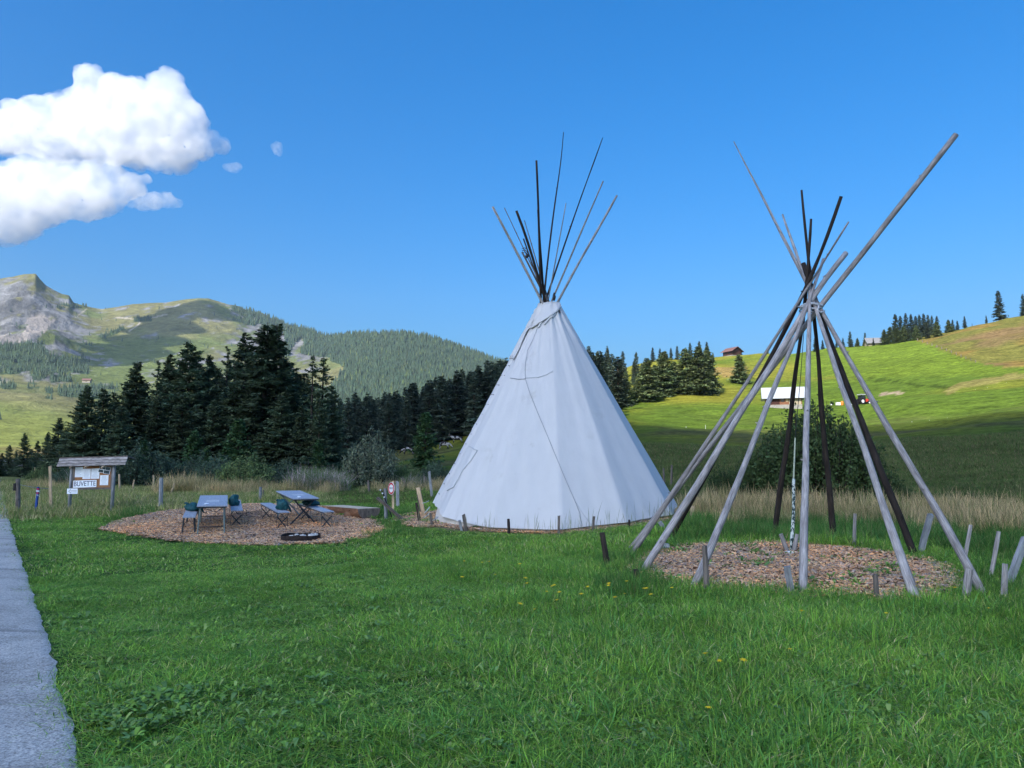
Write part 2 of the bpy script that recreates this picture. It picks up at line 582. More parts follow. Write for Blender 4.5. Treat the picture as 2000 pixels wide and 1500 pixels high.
me.polygons.foreach_set('use_smooth', [True] * len(me.polygons))
m = M('meadow', .95, .05)
c = m.attr('col')
p = m.pos()
f1 = m.noise(p, .9, 6, .65)
f2 = m.noise(m.scale(p, (.16, .35, .9)), 1.0, 5, .6)
f3 = m.noise(p, 9, 4, .7)
c = m.mix(1, c, m.ramp(f1, [(.25, .45), (.5, 1.0), (.78, 1.6)]), 'MULTIPLY')
c = m.mix(1, c, m.ramp(f2, [(.3, .55), (.5, 1.0), (.7, 1.38)]), 'MULTIPLY')
c = m.mix(1, c, m.ramp(f3, [(.25, .7), (.75, 1.3)]), 'MULTIPLY')
m.color(c)
m.bump(m.mix(.5, f1, f3), 1.0, .35)
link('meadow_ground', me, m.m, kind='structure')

# ------------------------------------------------------------------ road
ys = np.concatenate((np.arange(0.2, 30, .12), np.arange(30, 62, 1.0)))
ws = np.array([-.0, -.04, -.12, -.3, -.7, -1.3, -2.0, -2.7, -3.2, -3.35])
V = []
for y in ys:
    e = float(road_edge(y))
    wob = (float(fbm(np.array([y * 2.2]), np.array([3.0]), 3, 4)[0]) - .5) * .07
    wob2 = (float(fbm(np.array([y * 9]), np.array([1.0]), 2, 14)[0]) - .5) * .06
    for w in ws:
        k = max(0, 1 + w / .5)
        x = e + w + (wob + wob2) * k
        V.append((x, y, h(x, y) + (.012 if w > -.02 else .022)))
n = len(ws)
Fq = [(i * n + k, i * n + k + 1, (i + 1) * n + k + 1, (i + 1) * n + k) for i in range(len(ys) - 1) for k in range(n - 1)]
me = npmesh('road', V, Fq)
m = M('worn_concrete', .9, .2)
p = m.pos()
a1, a2, a3 = m.noise(p, 62, 4, .75), m.noise(p, 1.4, 5, .65), m.noise(p, 22, 4, .7)
c = m.ramp(a1, [(.32, (.17, .16, .145)), (.5, (.47, .445, .405)), (.66, (.74, .70, .62))])
c = m.mix(1, c, m.ramp(a2, [(.3, (.72, .70, .68)), (.55, (1, 1, 1)), (.75, (1.1, 1.08, 1.04))]), 'MULTIPLY')
c = m.mix(1, c, m.ramp(a3, [(.25, .5), (.5, 1.08)]), 'MULTIPLY')
v = m.n('TexVoronoi')
_set(v, Scale=26)
m.l(p, v.inputs['Vector'])
c = m.mix(m.ramp(v.outputs['Distance'], [(.03, .5), (.1, 0)]), c, (.06, .05, .05))
wv = m.n('TexWave', bands_direction='Y')
_set(wv, Scale=.062, Distortion=.5, Detail=2)
m.l(p, wv.inputs['Vector'])
c = m.mix(m.ramp(wv.outputs[1], [(.0, .0), (.9997, .0), (1.0, .35)]), c, (.05, .05, .045))
m.color(c)
m.bump(m.mix(.4, a1, a3), 1.0, .012)
link('road', me, m.m, kind='structure')

# ------------------------------------------------------------------ wood chip beds
def bed_sheet(name, poly, lift):
    cx, cyy = sum(p[0] for p in poly) / len(poly), sum(p[1] for p in poly) / len(poly)
    V, n, K = [], len(poly), 14
    for k in range(K + 1):
        for (x, y) in poly:
            xx, yy = cx + (x - cx) * k / K, cyy + (y - cyy) * k / K
            V.append((xx, yy, h(xx, yy) + lift - (.03 if k == K else 0)))
    Fq = [(k * n + i, k * n + (i + 1) % n, (k + 1) * n + (i + 1) % n, (k + 1) * n + i) for k in range(K) for i in range(n)]
    link(name, npmesh(name, V, Fq), CHIPBED, kind='structure')
m = M('chip_bed', .95, .05)
p = m.pos()
q = m.noise(p, 55, 4, .7)
c = m.ramp(q, [(.3, (.05, .038, .03)), (.5, (.24, .165, .115)), (.75, (.42, .30, .21))])
c = m.mix(1, c, m.ramp(m.noise(p, 1.1, 4), [(.3, .7), (.7, 1.2)]), 'MULTIPLY')
m.color(c)
m.bump(q, 1.0, .03)
CHIPBED = m.m
bed_sheet('wood_chip_ground', BED_TABLES, .02)
bed_sheet('wood_chip_ground', BED_FRAME, .02)
bed_sheet('wood_chip_ground', BED_TEEPEE, .012)

# ------------------------------------------------------------------ mountains
SKYL = [(-900, 600), (-500, 540), (-250, 575), (-100, 560), (-30, 540), (0, 536), (18, 532), (42, 530), (50, 540), (63, 553), (82, 564), (98, 571), (112, 574), (122, 588), (135, 592), (158, 598), (180, 601), (215, 595), (240, 591), (300, 588), (340, 583), (370, 579), (392, 580), (410, 585), (430, 592), (455, 597), (470, 605), (500, 608), (530, 625), (560, 636), (600, 645), (625, 655), (650, 657), (700, 653), (760, 652), (800, 654), (850, 663), (900, 681), (945, 698), (970, 707), (1000, 716), (1100, 745), (1300, 790), (1500, 830)]
_sa = np.array([colaz(a) for a, b in SKYL])
_sy = np.array([b for a, b in SKYL], float)
maz = np.arange(colaz(-900), colaz(1400), .075)
mt = np.linspace(0, 1.35, 230)
MA, MT = np.meshgrid(maz, mt, indexing='ij')
mpx = 1000 + F * np.tan(np.radians(MA)) / CP
DS = np.interp(mpx, [-900, 560, 760, 1400], [3100, 3100, 2500, 2300])
Y0 = np.interp(mpx, [-900, 100, 450, 700, 1400], [893, 893, 905, 892, 890])
YS = np.interp(MA, _sa, _sy)
MD = 720 + (DS - 720) * MT
g = np.interp(MT, [0, .12, .3, .45, .7, 1.0], [0, .10, .30, .44, .68, 1.0])
_kw = np.hanning(121)
_kw /= _kw.sum()
YSB = np.convolve(np.pad(YS[:, 0], 60, 'edge'), _kw, 'valid')[:, None]
YSE = YSB + (YS - YSB) * sstep(.80, 1.0, MT)
yy = Y0 + (YSE - Y0) * g
u = (mpx - 1000) / F
v = (750 - yy) / F
tanel = (SP + v * CP) / np.sqrt(u ** 2 + (CP - v * SP) ** 2)
ztop = EYE + DS * np.max(np.where(MT <= 1.0, tanel, -9), axis=1, keepdims=True)
MZ = EYE + MD * tanel
MZ = np.where(MT > 1.0, MZ - (MT - 1.0) * 1400, MZ)
MX, MY = np.sin(np.radians(MA)) * MD, np.cos(np.radians(MA)) * MD
def ridged(x, y, o, seed):
    s, a, t = 0, 1., 0
    for i in range(o):
        s = s + a * (1 - np.abs(2 * _vnoise(x, y, seed + i * 31) - 1))
        t += a
        x, y, a = x * 2.1 + 5.2, y * 2.1 + 1.7, a * .55
    return s / t
crag = sstep(150, 88, mpx) * sstep(.42, .60, MT) * sstep(1.0, .93, MT)
crag2 = sstep(400, 460, mpx) * sstep(660, 600, mpx) * sstep(.62, .8, MT)
amp = 20 + 75 * crag + 22 * crag2
amp = amp * sstep(0.05, .35, MT) * (.12 + .88 * sstep(1.0, .84, MT))
wx = fbm(MX / 300, MY / 300, 3, 5) * 260
rg = ridged((MX + wx * .5 - MY * .25) / 150, MY / 700 + wx / 500, 6, 11)
MZ = MZ + amp * (rg - .62) + (fbm(MX / 60, MY / 60, 3, 77) - .5) * (6 + 14 * crag)
MPX, MPY = project(MX, MY, MZ)
q1, q2, q3 = fbm(MX / 90, MY / 90, 5, 201), fbm(MX / 260, MY / 260, 4, 221), fbm(MX / 28, MY / 42, 4, 241)
gr_, pale, low = np.array((.100, .125, .040)), np.array((.150, .145, .062)), np.array((.165, .185, .042))
MC = gr_ + (pale - gr_) * sstep(.42, .62, q2)[..., None]
MC = MC + (low - MC) * sstep(.36, .2, MT)[..., None]
MC = MC + (np.array((.30, .20, .09)) - MC) * (sstep(.10, .02, MT) * sstep(.4, .6, q1) * .8)[..., None]
rockw = crag * .22 * sstep(1.0, .86, MT) + crag2 * .20 + sstep(190, 130, MPX) * .08 + .05
rock = sstep(.60, .72, q3 * .6 + q1 * .4 + rockw * .75) * sstep(.36, .5, MT)
rc = np.array((.15, .15, .152)) * (.15 + 1.5 * q3[..., None])
MC = MC + (rc - MC) * rock[..., None]
scree = inpoly(MPX + (q1 - .5) * 30, MPY + (q3 - .5) * 14, [(60, 612), (108, 622), (92, 640), (48, 668), (-40, 678), (-60, 664), (30, 655), (52, 640)])
MC = np.where(scree[..., None], np.array((.27, .24, .215)) * (.85 + .3 * q3[..., None]), MC)
trk = (pdist(MPX, MPY, [(228, 620), (262, 623), (275, 630), (262, 640), (250, 648)]) < 1.3) | (pdist(MPX, MPY, [(265, 628), (330, 613)]) < 1.0) | (pdist(MPX, MPY, [(148, 620), (170, 603)]) < 1.2)
MC = np.where(trk[..., None], np.array((.30, .27, .21)), MC)
CLEAR = [(572, 672), (594, 660), (590, 690), (634, 700), (667, 714), (679, 730), (661, 732), (655, 750), (640, 764), (540, 764), (548, 700), (566, 690)]
def wooded(px, py, a, b):
    """where the far slopes carry trees; a, b are noises 0..1"""
    px, py = px + (a - .5) * 22, py + (b - .5) * 10
    hillw = (px > 556 - 0 * py) & (py > 640) & ~inpoly(px, py, CLEAR)
    hillw &= ~((px < 600) & (py > 652 + (px - 556) * .6) & (py < 672)) | (b > .6)
    low_ = inpoly(px, py, [(-60, 672), (85, 668), (88, 690), (150, 702), (172, 700), (176, 732), (100, 728), (86, 742), (62, 742), (56, 722), (34, 732), (-60, 736)])
    low_ |= inpoly(px, py, [(2, 745), (32, 745), (33, 760), (2, 760)]) & (a > .45)
    low_ |= inpoly(px, py, [(58, 748), (78, 748), (78, 760), (58, 760)]) & (b > .45)
    low_ |= inpoly(px, py, [(98, 732), (140, 736), (138, 748), (98, 746)]) & (a > .4)
    low_ |= inpoly(px, py, [(88, 760), (102, 762), (102, 782), (88, 780)]) & (b > .5)
    low_ |= inpoly(px, py, [(115, 757), (230, 754), (230, 778), (115, 775)]) & (a > .42)
    low_ |= inpoly(px, py, [(210, 650), (238, 638), (238, 648), (214, 658)])
    low_ |= inpoly(px, py, [(264, 620), (296, 618), (296, 627), (266, 628)]) & (a > .4)
    low_ |= inpoly(px, py, [(145, 690), (232, 630), (236, 640), (150, 706)]) & (a > .56)
    low_ |= inpoly(px, py, [(455, 596), (560, 632), (620, 652), (560, 655), (460, 628)]) & (a > .38)
    low_ |= inpoly(px, py, [(100, 598), (240, 588), (240, 594), (120, 604)]) & (a > .5)
    return hillw | low_
ta, tb = fbm(MX / 45, MY / 45, 3, 301), fbm(MX / 45, MY / 45, 3, 331)
wd = wooded(MPX, MPY, ta, tb) & (MT < 1.02)
MC = np.where(wd[..., None], np.array((.045, .070, .035)), MC)
na, nd = MX.shape
idx = np.arange(na * nd).reshape(na, nd)
Fq = np.stack([idx[:-1, :-1], idx[:-1, 1:], idx[1:, 1:], idx[1:, :-1]], -1).reshape(-1, 4)
me = npmesh('mountain', np.stack([MX, MY, MZ], -1).reshape(-1, 3), Fq, MC.reshape(-1, 3))
me.polygons.foreach_set('use_smooth', [True] * len(me.polygons))
m = M('alpine_slope', .95, .05)
c = m.attr('col')
p = m.pos()
f1, f2 = m.noise(p, .035, 7, .65), m.noise(m.scale(p, (1, 1, .4)), .012, 5, .6)
c = m.mix(1, c, m.ramp(f1, [(.28, .62), (.5, 1.0), (.74, 1.4)]), 'MULTIPLY')
c = m.mix(1, c, m.ramp(f2, [(.3, .8), (.7, 1.2)]), 'MULTIPLY')
m.color(c)
m.bump(f1, .8, 12)
link('mountain', me, m.m, kind='structure')

# far woods on the mountain sides: one mass of thousands of spruces
rf = np.random.RandomState(8)
NT = 75000
tai = rf.uniform(0, na - 1.01, NT)
tti = np.sqrt(rf.uniform(0, 1, NT)) * (nd - 1) / 1.35
ia, it = tai.astype(int), np.minimum(tti.astype(int), nd - 2)
fa, ft = tai - ia, tti - it
def bl_(A):
    return (A[ia, it] * (1 - fa) + A[ia + 1, it] * fa) * (1 - ft) + (A[ia, it + 1] * (1 - fa) + A[ia + 1, it + 1] * fa) * ft
tx, ty, tz = bl_(MX), bl_(MY), bl_(MZ)
tpx, tpy = project(tx, ty, tz)
keep = wooded(tpx, tpy, bl_(ta), bl_(tb)) & (tpx > -700) & (tpx < 1250) & (tpy < 850) & ((tpx < 690) | (tpy < 1010 - (tpx - 400) * .35))
lone = (rf.rand(NT) < .006) & (tpx < 560) & (tpx > -80) & (tpy > 600) & (tpy < 860)
keep |= lone
tx, ty, tz = tx[keep], ty[keep], tz[keep]
n = len(tx)
hh = rf.uniform(15, 27, n) * np.where(tpx[keep] < 480, .55, .9)
ww = hh * rf.uniform(.14, .2, n)
ang = rf.uniform(0, 6.28, n)
V = np.zeros((n, 12, 3))
for lay, (zb, zt, rr) in enumerate(((.04, .68, 1.0), (.42, 1.0, .62))):
    for k in range(5):
        t = ang + 2 * math.pi * k / 5 + lay * .6
        jit = rf.uniform(.75, 1.2, n)
        V[:, lay * 6 + k] = np.stack([tx + np.cos(t) * ww * rr * jit, ty + np.sin(t) * ww * rr * jit, tz + hh * (zb + rf.uniform(-.03, .03, n)) - 1], -1)
    V[:, lay * 6 + 5] = np.stack([tx, ty, tz + hh * zt], -1)
base = np.array([(l * 6 + k, l * 6 + (k + 1) % 5, l * 6 + 5) for l in range(2) for k in range(5)])
Fq = (np.arange(n)[:, None, None] * 12 + base[None]).reshape(-1, 3)
tint = rf.uniform(.7, 1.35, n)
cc = np.stack([tint * rf.uniform(.9, 1.15, n), tint, tint * .95], -1)
decid = rf.rand(n) < .05
cc[decid] *= np.array((1.9, 1.6, .9))
FAR = leafmat('distant_needles', (.040, .066, .042), 0, 0)
ob = link('distant_forest', npmesh('distant_forest', V.reshape(-1, 3), Fq, np.repeat(cc, 12, 0)), FAR, kind='stuff')
tag(ob, 'dense spruce woods covering the far mountain slopes', 'forest')

# ------------------------------------------------------------------ clouds
def cloud(name, label, puffs, voxel, dens, amp, seed, group=None, anis=.35, wisp=0.0):
    rr = random.Random(seed)
    bm = bmesh.new()
    for (x, y, z, r, fl) in puffs:
        bmesh.ops.create_icosphere(bm, subdivisions=3, radius=1, matrix=Matrix.Translation((x, y, z)) @ Matrix.Diagonal((r, r, r * fl, 1)))
    me = bpy.data.meshes.new(name)
    bm.to_mesh(me)
    bm.free()
    tmp = bpy.data.objects.new(name + '_form', me)
    COL.objects.link(tmp)
    md = tmp.modifiers.new('a', 'REMESH')
    md.mode = 'VOXEL'
    md.voxel_size = voxel
    for i, (sz, st) in enumerate(amp):
        tx_ = bpy.data.textures.new(f'{name}_billow', 'CLOUDS')
        tx_.noise_scale = sz
        tx_.noise_depth = 3
        tx_.noise_type = 'SOFT_NOISE' if i else 'SOFT_NOISE'
        dm = tmp.modifiers.new('d', 'DISPLACE')
        dm.texture = tx_
        dm.texture_coords = 'GLOBAL'
        dm.strength = st
        dm.mid_level = .5
    bpy.context.view_layer.update()
    dg = bpy.context.evaluated_depsgraph_get()
    nm = bpy.data.meshes.new_from_object(tmp.evaluated_get(dg))
    bpy.data.objects.remove(tmp)
    nm.materials.clear()
    mt_ = bpy.data.materials.new(name + '_vapour')
    mt_.use_nodes = True
    t = mt_.node_tree
    t.nodes.remove(t.nodes['Principled BSDF'])
    pv = t.nodes.new('ShaderNodeVolumePrincipled')
    pv.inputs['Density'].default_value = dens
    pv.inputs['Color'].default_value = (.962, .968, .98, 1)
    pv.inputs['Anisotropy'].default_value = anis
    if wisp:
        ps = t.nodes.new('ShaderNodeNewGeometry')
        nz_ = t.nodes.new('ShaderNodeTexNoise')
        _set(nz_, Scale=wisp * .7, Detail=2.5, Roughness=.55, Distortion=.3)
        rm = t.nodes.new('ShaderNodeMapRange')
        rm.interpolation_type = 'SMOOTHSTEP'
        rm.inputs['From Min'].default_value = .36
        rm.inputs['From Max'].default_value = .66
        rm.inputs['To Min'].default_value = dens * .40
        rm.inputs['To Max'].default_value = dens * 1.5
        t.links.new(ps.outputs['Position'], nz_.inputs['Vector'])
        t.links.new(nz_.outputs[0], rm.inputs['Value'])
        t.links.new(rm.outputs[0], pv.inputs['Density'])
        mt_.cycles.volume_step_rate = .22
    t.links.new(pv.outputs[0], t.nodes['Material Output'].inputs['Volume'])
    ob = link(name, nm, mt_)
    tag(ob, label, 'cloud', group)
    return ob

CD = 4200.0
def puff(px, py, rpx, fl=1.0, dy=0.0):
    Y = CD + dy
    p = at(px, py, Y)
    return (p.x, p.y, p.z, rpx * 1.06 / F * Y, fl)
up = [puff(*a) for a in ((40, 235, 40, .9), (-30, 250, 50, .9), (-110, 250, 60), (90, 232, 48, .9), (130, 215, 48), (185, 178, 46), (180, 225, 60), (215, 160, 22), (240, 200, 52), (235, 260, 55, .9), (290, 200, 42), (325, 172, 36), (345, 190, 32), (320, 235, 60), (360, 250, 48), (375, 215, 30), (395, 240, 22), (385, 285, 36, .8), (300, 285, 48, .7), (150, 270, 55, .7), (70, 268, 45, .7), (410, 268, 20), (428, 282, 24, .7, 60), (250, 300, 52, .6), (200, 290, 52, .6), (120, 285, 50, .6), (340, 300, 44, .6), (300, 318, 34, .5), (10, 262, 50, .8), (100, 250, 50), (60, 250, 50), (150, 250, 50), (280, 240, 60), (220, 285, 55, .7))]
lo_ = [puff(*a) for a in ((-40, 375, 60), (20, 380, 62), (70, 350, 54), (62, 318, 24), (30, 345, 30), (105, 365, 50), (145, 345, 36), (185, 345, 36), (225, 350, 34), (255, 350, 28), (285, 346, 12), (180, 385, 40, .8), (110, 405, 44, .8), (50, 425, 46, .8), (0, 440, 48, .7), (-80, 440, 60, .7), (230, 372, 36, .8), (200, 395, 40, .7), (150, 400, 46, .7), (250, 365, 34, .7), (90, 380, 56), (130, 372, 50), (60, 400, 56), (170, 365, 44), (20, 410, 56))]
sm = [puff(*a) for a in ((275, 398, 20, .8), (300, 394, 24, .8), (325, 392, 20, .8), (342, 396, 13, .7), (262, 402, 12, .7))]
cloud('cumulus_cloud', 'big white cumulus cloud, the upper and larger one above the mountains', up, 13, .0105, ((260, 130), (95, 60), (40, 32), (17, 13)), 1, wisp=.014)
cloud('cumulus_cloud', 'lower white cumulus cloud under the biggest cloud', lo_, 13, .0095, ((260, 120), (95, 58), (40, 32), (17, 13)), 2, wisp=.014)
cloud('cloud_wisp', 'small flat cloud tuft hanging at the end of the lower cloud', sm, 9, .007, ((120, 50), (40, 34), (17, 16)), 3, wisp=.02)
cloud('cloud_wisp', 'tiny faint cloud puff beside the biggest cloud', [puff(448, 326, 11, .7), puff(461, 323, 12, .7), puff(455, 332, 10, .6)], 10, .006, ((90, 36), (30, 26)), 4, wisp=.03)
cloud('cloud_wisp', 'tiny faint cloud puff standing alone in the blue sky', [puff(540, 287, 11, .9), puff(543, 297, 8, .9), puff(535, 284, 6, .8)], 10, .006, ((90, 36), (30, 26)), 5, wisp=.03)

# a cloud outside the picture, towards the sun: its shadow lies over the camp and the near woods
CZ = 1150.0
SH = Vector((SUN.x / SUN.z, SUN.y / SUN.z, 0))
def shade(x, y, z0, r):
    t = CZ - z0
    return (x + SH.x * t, y + SH.y * t, CZ, r, .95)
_b = [G(px, py) for px, py in ((1240, 838), (1400, 846), (1600, 850), (1700, 838), (1800, 822), (1900, 808), (2000, 795))]
_far = [onground(px, d) for px, d in ((1195, 215), (1150, 300), (1080, 400), (900, 430), (650, 430), (300, 360), (-100, 300), (-900, 260))]
_near = [Vector((-330, 60, 0)), Vector((-330, -170, 0)), Vector((330, -170, 0)), Vector((300, 60, 0))]
_bd = [p.copy() for p in _b]
SHADEPOLY = [(p.x, p.y) for p in _far[::-1]] + [(p.x, p.y) for p in _bd] + [(p.x, p.y) for p in _near[::-1]]
rp = random.Random(4)
pf = []
PR = 62.0
for gx in np.arange(-420, 420, 46):
    for gy in np.arange(-260, 520, 46):
        x, y = gx + rp.uniform(-14, 14), gy + rp.uniform(-14, 14)
        r = PR * rp.uniform(.85, 1.25)
        # keep the whole shadow of the puff inside the shaded ground
        ok = inpoly(x, y, SHADEPOLY) and all(inpoly(x + r * 1.30 * math.cos(t) * .8, y + r * 1.30 * math.sin(t), SHADEPOLY) for t in (1.57, .6, 2.5, 0, 3.14))
        if ok:
            pf.append(shade(x, y, 6, r))
cloud('shading_cloud', 'cloud outside the picture whose shadow covers the camp meadow', pf, 24, .060, ((180, 40), (70, 22)), 9, anis=.5)
# and a second that shades the middle of the mountain
pf2 = []
for (px, py, r) in ((392, 596, 70), (365, 608, 85), (335, 622, 90), (400, 612, 70), (430, 606, 60), (305, 640, 95), (345, 645, 75), (275, 660, 95), (315, 668, 75), (245, 680, 90), (280, 692, 80), (215, 700, 70), (250, 710, 70), (190, 712, 45), (440, 622, 40)):
    i_ = np.argmin((MPX - px) ** 2 + (MPY - py) ** 2 + (MT > 1.0) * 1e6)
    t = 1500.0 - MZ.flat[i_]
    pf2.append((MX.flat[i_] + SH.x * t, MY.flat[i_] + SH.y * t, 1500.0, r, .9))
cloud('shading_cloud', 'cloud outside the picture whose shadow crosses the mountain', pf2, 20, .035, ((180, 60), (70, 30)), 10, anis=.5)

# ------------------------------------------------------------------ spruces
def spruce_data(seed, H=16.0, rb=3.4, step=.34, per=6, nt=15, bare=.02, tw=1.0, wid=.12):
    """crown (twigs as small faces along real branches) and trunk"""
    rn = np.random.RandomState(seed)
    V, Fq, Cc = [], [], []
    tm = MB()
    tm.tube([(0, 0, -.5), (0, 0, H * .3), (.03 * rn.randn(), .03 * rn.randn(), H * .7), (0, 0, H)], [H * .0145, H * .011, H * .006, .012], 7)
    z = H * bare + .25
    off = 0
    while z < H - .12:
        t = z / H
        L0 = rb * (1 - t) ** .82 * (1.0 if t > .12 else .8 + t * 1.6) + .10
        for b in range(per if t < .9 else 4):
            L = L0 * rn.uniform(.62, 1.16) * (.55 if rn.rand() < .10 else 1)
            az = rn.uniform(0, 6.283)
            zz = z + rn.uniform(-.5, .5) * step
            a = -.42 + .95 * t + rn.uniform(-.12, .12)
            bb = rn.uniform(.05, .28) * (1 - t) + .02
            k = max(5, int(nt * (L / rb) ** .7 + 4))
            s = np.sort(rn.uniform(.12, 1, k))
            s[-1] = 1.0
            out = np.array((math.cos(az), math.sin(az), 0))
            sd = np.array((-math.sin(az), math.cos(az), 0))
            P = out * (L * s)[:, None] + np.array((0, 0, 1)) * (zz + L * (a * s + bb * s * s))[:, None]
            tint = rn.uniform(.62, 1.3)
            hue = rn.uniform(-.12, .16)
            for side in (-1, 1, 0):
                if side:
                    tl = tw * (.16 + .30 * L ** .6 * (1 - .62 * s)) * rn.uniform(.7, 1.25, k)
                    D = out * rn.uniform(.35, .9, k)[:, None] + sd * side * rn.uniform(.5, 1.0, k)[:, None] + np.array((0, 0, 1)) * rn.uniform(-.55, .12, k)[:, None]
                else:
                    tl = tw * (.12 + .22 * L ** .5 * (1 - .4 * s)) * rn.uniform(.5, 1.2, k)
                    D = out * rn.uniform(.1, .9, k)[:, None] + sd * rn.uniform(-.25, .25, k)[:, None] + np.array((0, 0, 1)) * np.where(rn.rand(k) < .75, rn.uniform(-1.1, -.4, k), rn.uniform(.1, .5, k))[:, None]
                D /= np.linalg.norm(D, axis=1)[:, None]
                Wd = np.cross(D, np.array((0, 0, 1)) + rn.normal(0, .45, (k, 3)))
                Wd /= np.linalg.norm(Wd, axis=1)[:, None]
                w = (tl * wid + .035)[:, None]
                tl = tl[:, None]
                q = np.stack([P, P + D * tl * .42 + Wd * w, P + D * tl, P + D * tl * .42 - Wd * w], 1)
                V.append(q.reshape(-1, 3))
                Fq.append(off + np.arange(k * 4).reshape(k, 4))
                off += k * 4
                cq = (tint * rn.uniform(.8, 1.2, k))[:, None] * np.array((1 + hue, 1, 1 - hue * .5))
                Cc.append(np.repeat(cq, 4, 0))
        z += step * rn.uniform(.8, 1.2) * (1 if t < .8 else .7)
    me = npmesh('crown', np.concatenate(V), np.concatenate(Fq), np.concatenate(Cc))
    return me, tm.mesh('trunk', True)

NEEDLE = leafmat('spruce_needles', (.105, .150, .082), .22, .25)
NEEDLE_G = leafmat('young_spruce_needles', (.075, .150, .060), .15, .2)
NEEDLE_B = leafmat('forest_spruce_needles', (.095, .130, .090), .30, .22)
NEEDLE_L = leafmat('open_grown_spruce_needles', (.16, .21, .095), .20, .2)

VAR = {}
VAR['near'] = [spruce_data(s, 16, r_, .36, 6, 15, .02, 1.25, .15) for s, r_ in ((1, 3.6), (2, 3.1), (3, 4.0), (4, 2.8))]
VAR['thin'] = [spruce_data(s, 16, 2.6, .62, 5, 11, .05, 1.2, .13) for s in (21, 22)]
VAR['young'] = [spruce_data(s, 6, 1.75, .24, 6, 11, .01, 1.0, .14) for s in (31, 32)]
VAR['forest'] = [spruce_data(s, 18, 3.0, .62, 6, 8, .04, 2.1, .16) for s in (41, 42, 43)]
VAR['open'] = [spruce_data(s, 15, 3.7, .42, 7, 9, .015, 2.0, .17) for s in (51, 52, 53)]
for k_, mm in (('near', NEEDLE), ('thin', NEEDLE), ('young', NEEDLE_G), ('forest', NEEDLE_B), ('open', NEEDLE_L)):
    for cm, tm in VAR[k_]:
        cm.materials.append(mm)
        tm.materials.append(BARK)
rt = random.Random(77)

def tree(name, kind, loc, height, wide, label, cat='tree', group=None, i=None):
    ref = {'near': 16, 'thin': 16, 'young': 6, 'forest': 18, 'open': 15}[kind]
    cm, tm = VAR[kind][(i if i is not None else rt.randrange(99)) % len(VAR[kind])]
    o = thing(name, label, cat, loc, group)
    o.rotation_euler = (rt.uniform(-.015, .015), rt.uniform(-.015, .015), rt.uniform(0, 6.28))
    s = height / ref
    wide *= {'near': 1.38, 'thin': 1.25, 'young': 1.15, 'forest': 1.42, 'open': 1.62}[kind]
    o.scale = (s * wide, s * wide, s)
    for nme, mm in (('crown', cm), ('trunk', tm)):
        c_ = bpy.data.objects.new(nme, mm)
        COL.objects.link(c_)
        c_.parent = o
    return o

def tree_px(name, kind, px, ytop, d, wide, label, **kw):
    """a tree standing d metres away in column px whose tip reaches photo row ytop"""
    p = onground(px, d)
    top = zy(px, d, ytop)
    return tree(name, kind, p, top - p.z, wide, label, **kw)

# the dark stand behind the tables
NEAR = [
 (159, 752, 62, 1.0, 'near', 'dark spruce at the left end of the tall stand, behind the notice board roof'),
 (145, 769, 66, .9, 'near', 'spruce just left of the first pointed tip above the notice board'),
 (191, 755, 64, .95, 'near', 'spruce with a blunt tip right of the two over the notice board'),
 (256, 704, 64, 1.1, 'near', 'broad symmetrical spruce standing apart at the left of the stand'),
 (296, 703, 70, .8, 'thin', 'spruce with a thin spiky tip next to the broad symmetrical one'),
 (323, 691, 68, .95, 'near', 'dark spruce with a narrow tip, second of three rising steps in the stand'),
 (360, 663, 66, 1.05, 'near', 'tall spruce with open layered tip in the middle left of the stand'),
 (397, 691, 68, .85, 'near', 'spruce with a slim tip right of the open layered tall one'),
 (437, 676, 70, .75, 'thin', 'sparse see-through spruce between the two tallest groups'),
 (469, 648, 67, .9, 'near', 'slim tall spruce just left of the tallest pair'),
 (506, 628, 60, 1.12, 'near', 'tallest spruce of the stand, left tip of the tallest pair'),
 (531, 630, 61, 1.15, 'near', 'right tip of the tallest pair, with long boughs reaching right'),
 (605, 694, 56, 1.0, 'thin', 'sparse gappy spruce, left one of the pair at the right end of the stand'),
 (624, 695, 57, 1.1, 'thin', 'brownish-tipped sparse spruce at the right end of the stand'),
]
for i, (px, yt, d, w, k, lb) in enumerate(NEAR):
    tree_px('spruce_tree', k, px, yt, d, w, lb, group='tall dark spruces behind the picnic tables', i=i)
for i, (px, yt, d, w) in enumerate(((215, 765, 72, 1), (237, 742, 74, 1), (276, 745, 72, 1.1), (310, 728, 75, 1), (343, 716, 74, 1.1), (380, 716, 76, 1.1), (414, 716, 73, 1.1), (452, 702, 75, 1.2), (486, 684, 72, 1.2), (553, 700, 66, 1.15), (575, 728, 66, 1.1), (592, 728, 63, 1.1), (642, 752, 64, 1.0), (228, 790, 60, 1.0), (300, 770, 62, 1.1), (350, 770, 60, 1.1), (410, 780, 60, 1.1), (545, 770, 57, 1.1), (585, 790, 54, .95), (620, 780, 53, .9), (648, 800, 57, .9), (480, 760, 59, 1.2), (445, 750, 61, 1.2))):
    tree_px('spruce_tree', 'near', px, yt, d, w, 'dark spruce filling the inside of the tall stand behind the tables', group='spruces inside the dark stand', i=i + 1)
YOUNG = [(461, 815, 52, 1.05, 'fresh green young spruce in front of the tallest dark spruces'), (622, 858, 47, .9, 'small bright young spruce at the foot of the sparse right-hand pair'),
         (277, 857, 50, .9, 'young blue-green spruce rising just right of the notice board roof'), (400, 872, 50, .8, 'low young spruce among the bushes left of the fresh green one'), (829, 802, 52, .95, 'middle-sized young spruce standing alone between the willow bush and the white tent'),
         (375, 840, 53, 1.0, 'dim young spruce at the foot of the stand, above the left table')]
for i, (px, yt, d, w, lb) in enumerate(YOUNG):
    tree_px('young_spruce', 'young', px, yt, d, w, lb, group='young spruces', i=i)
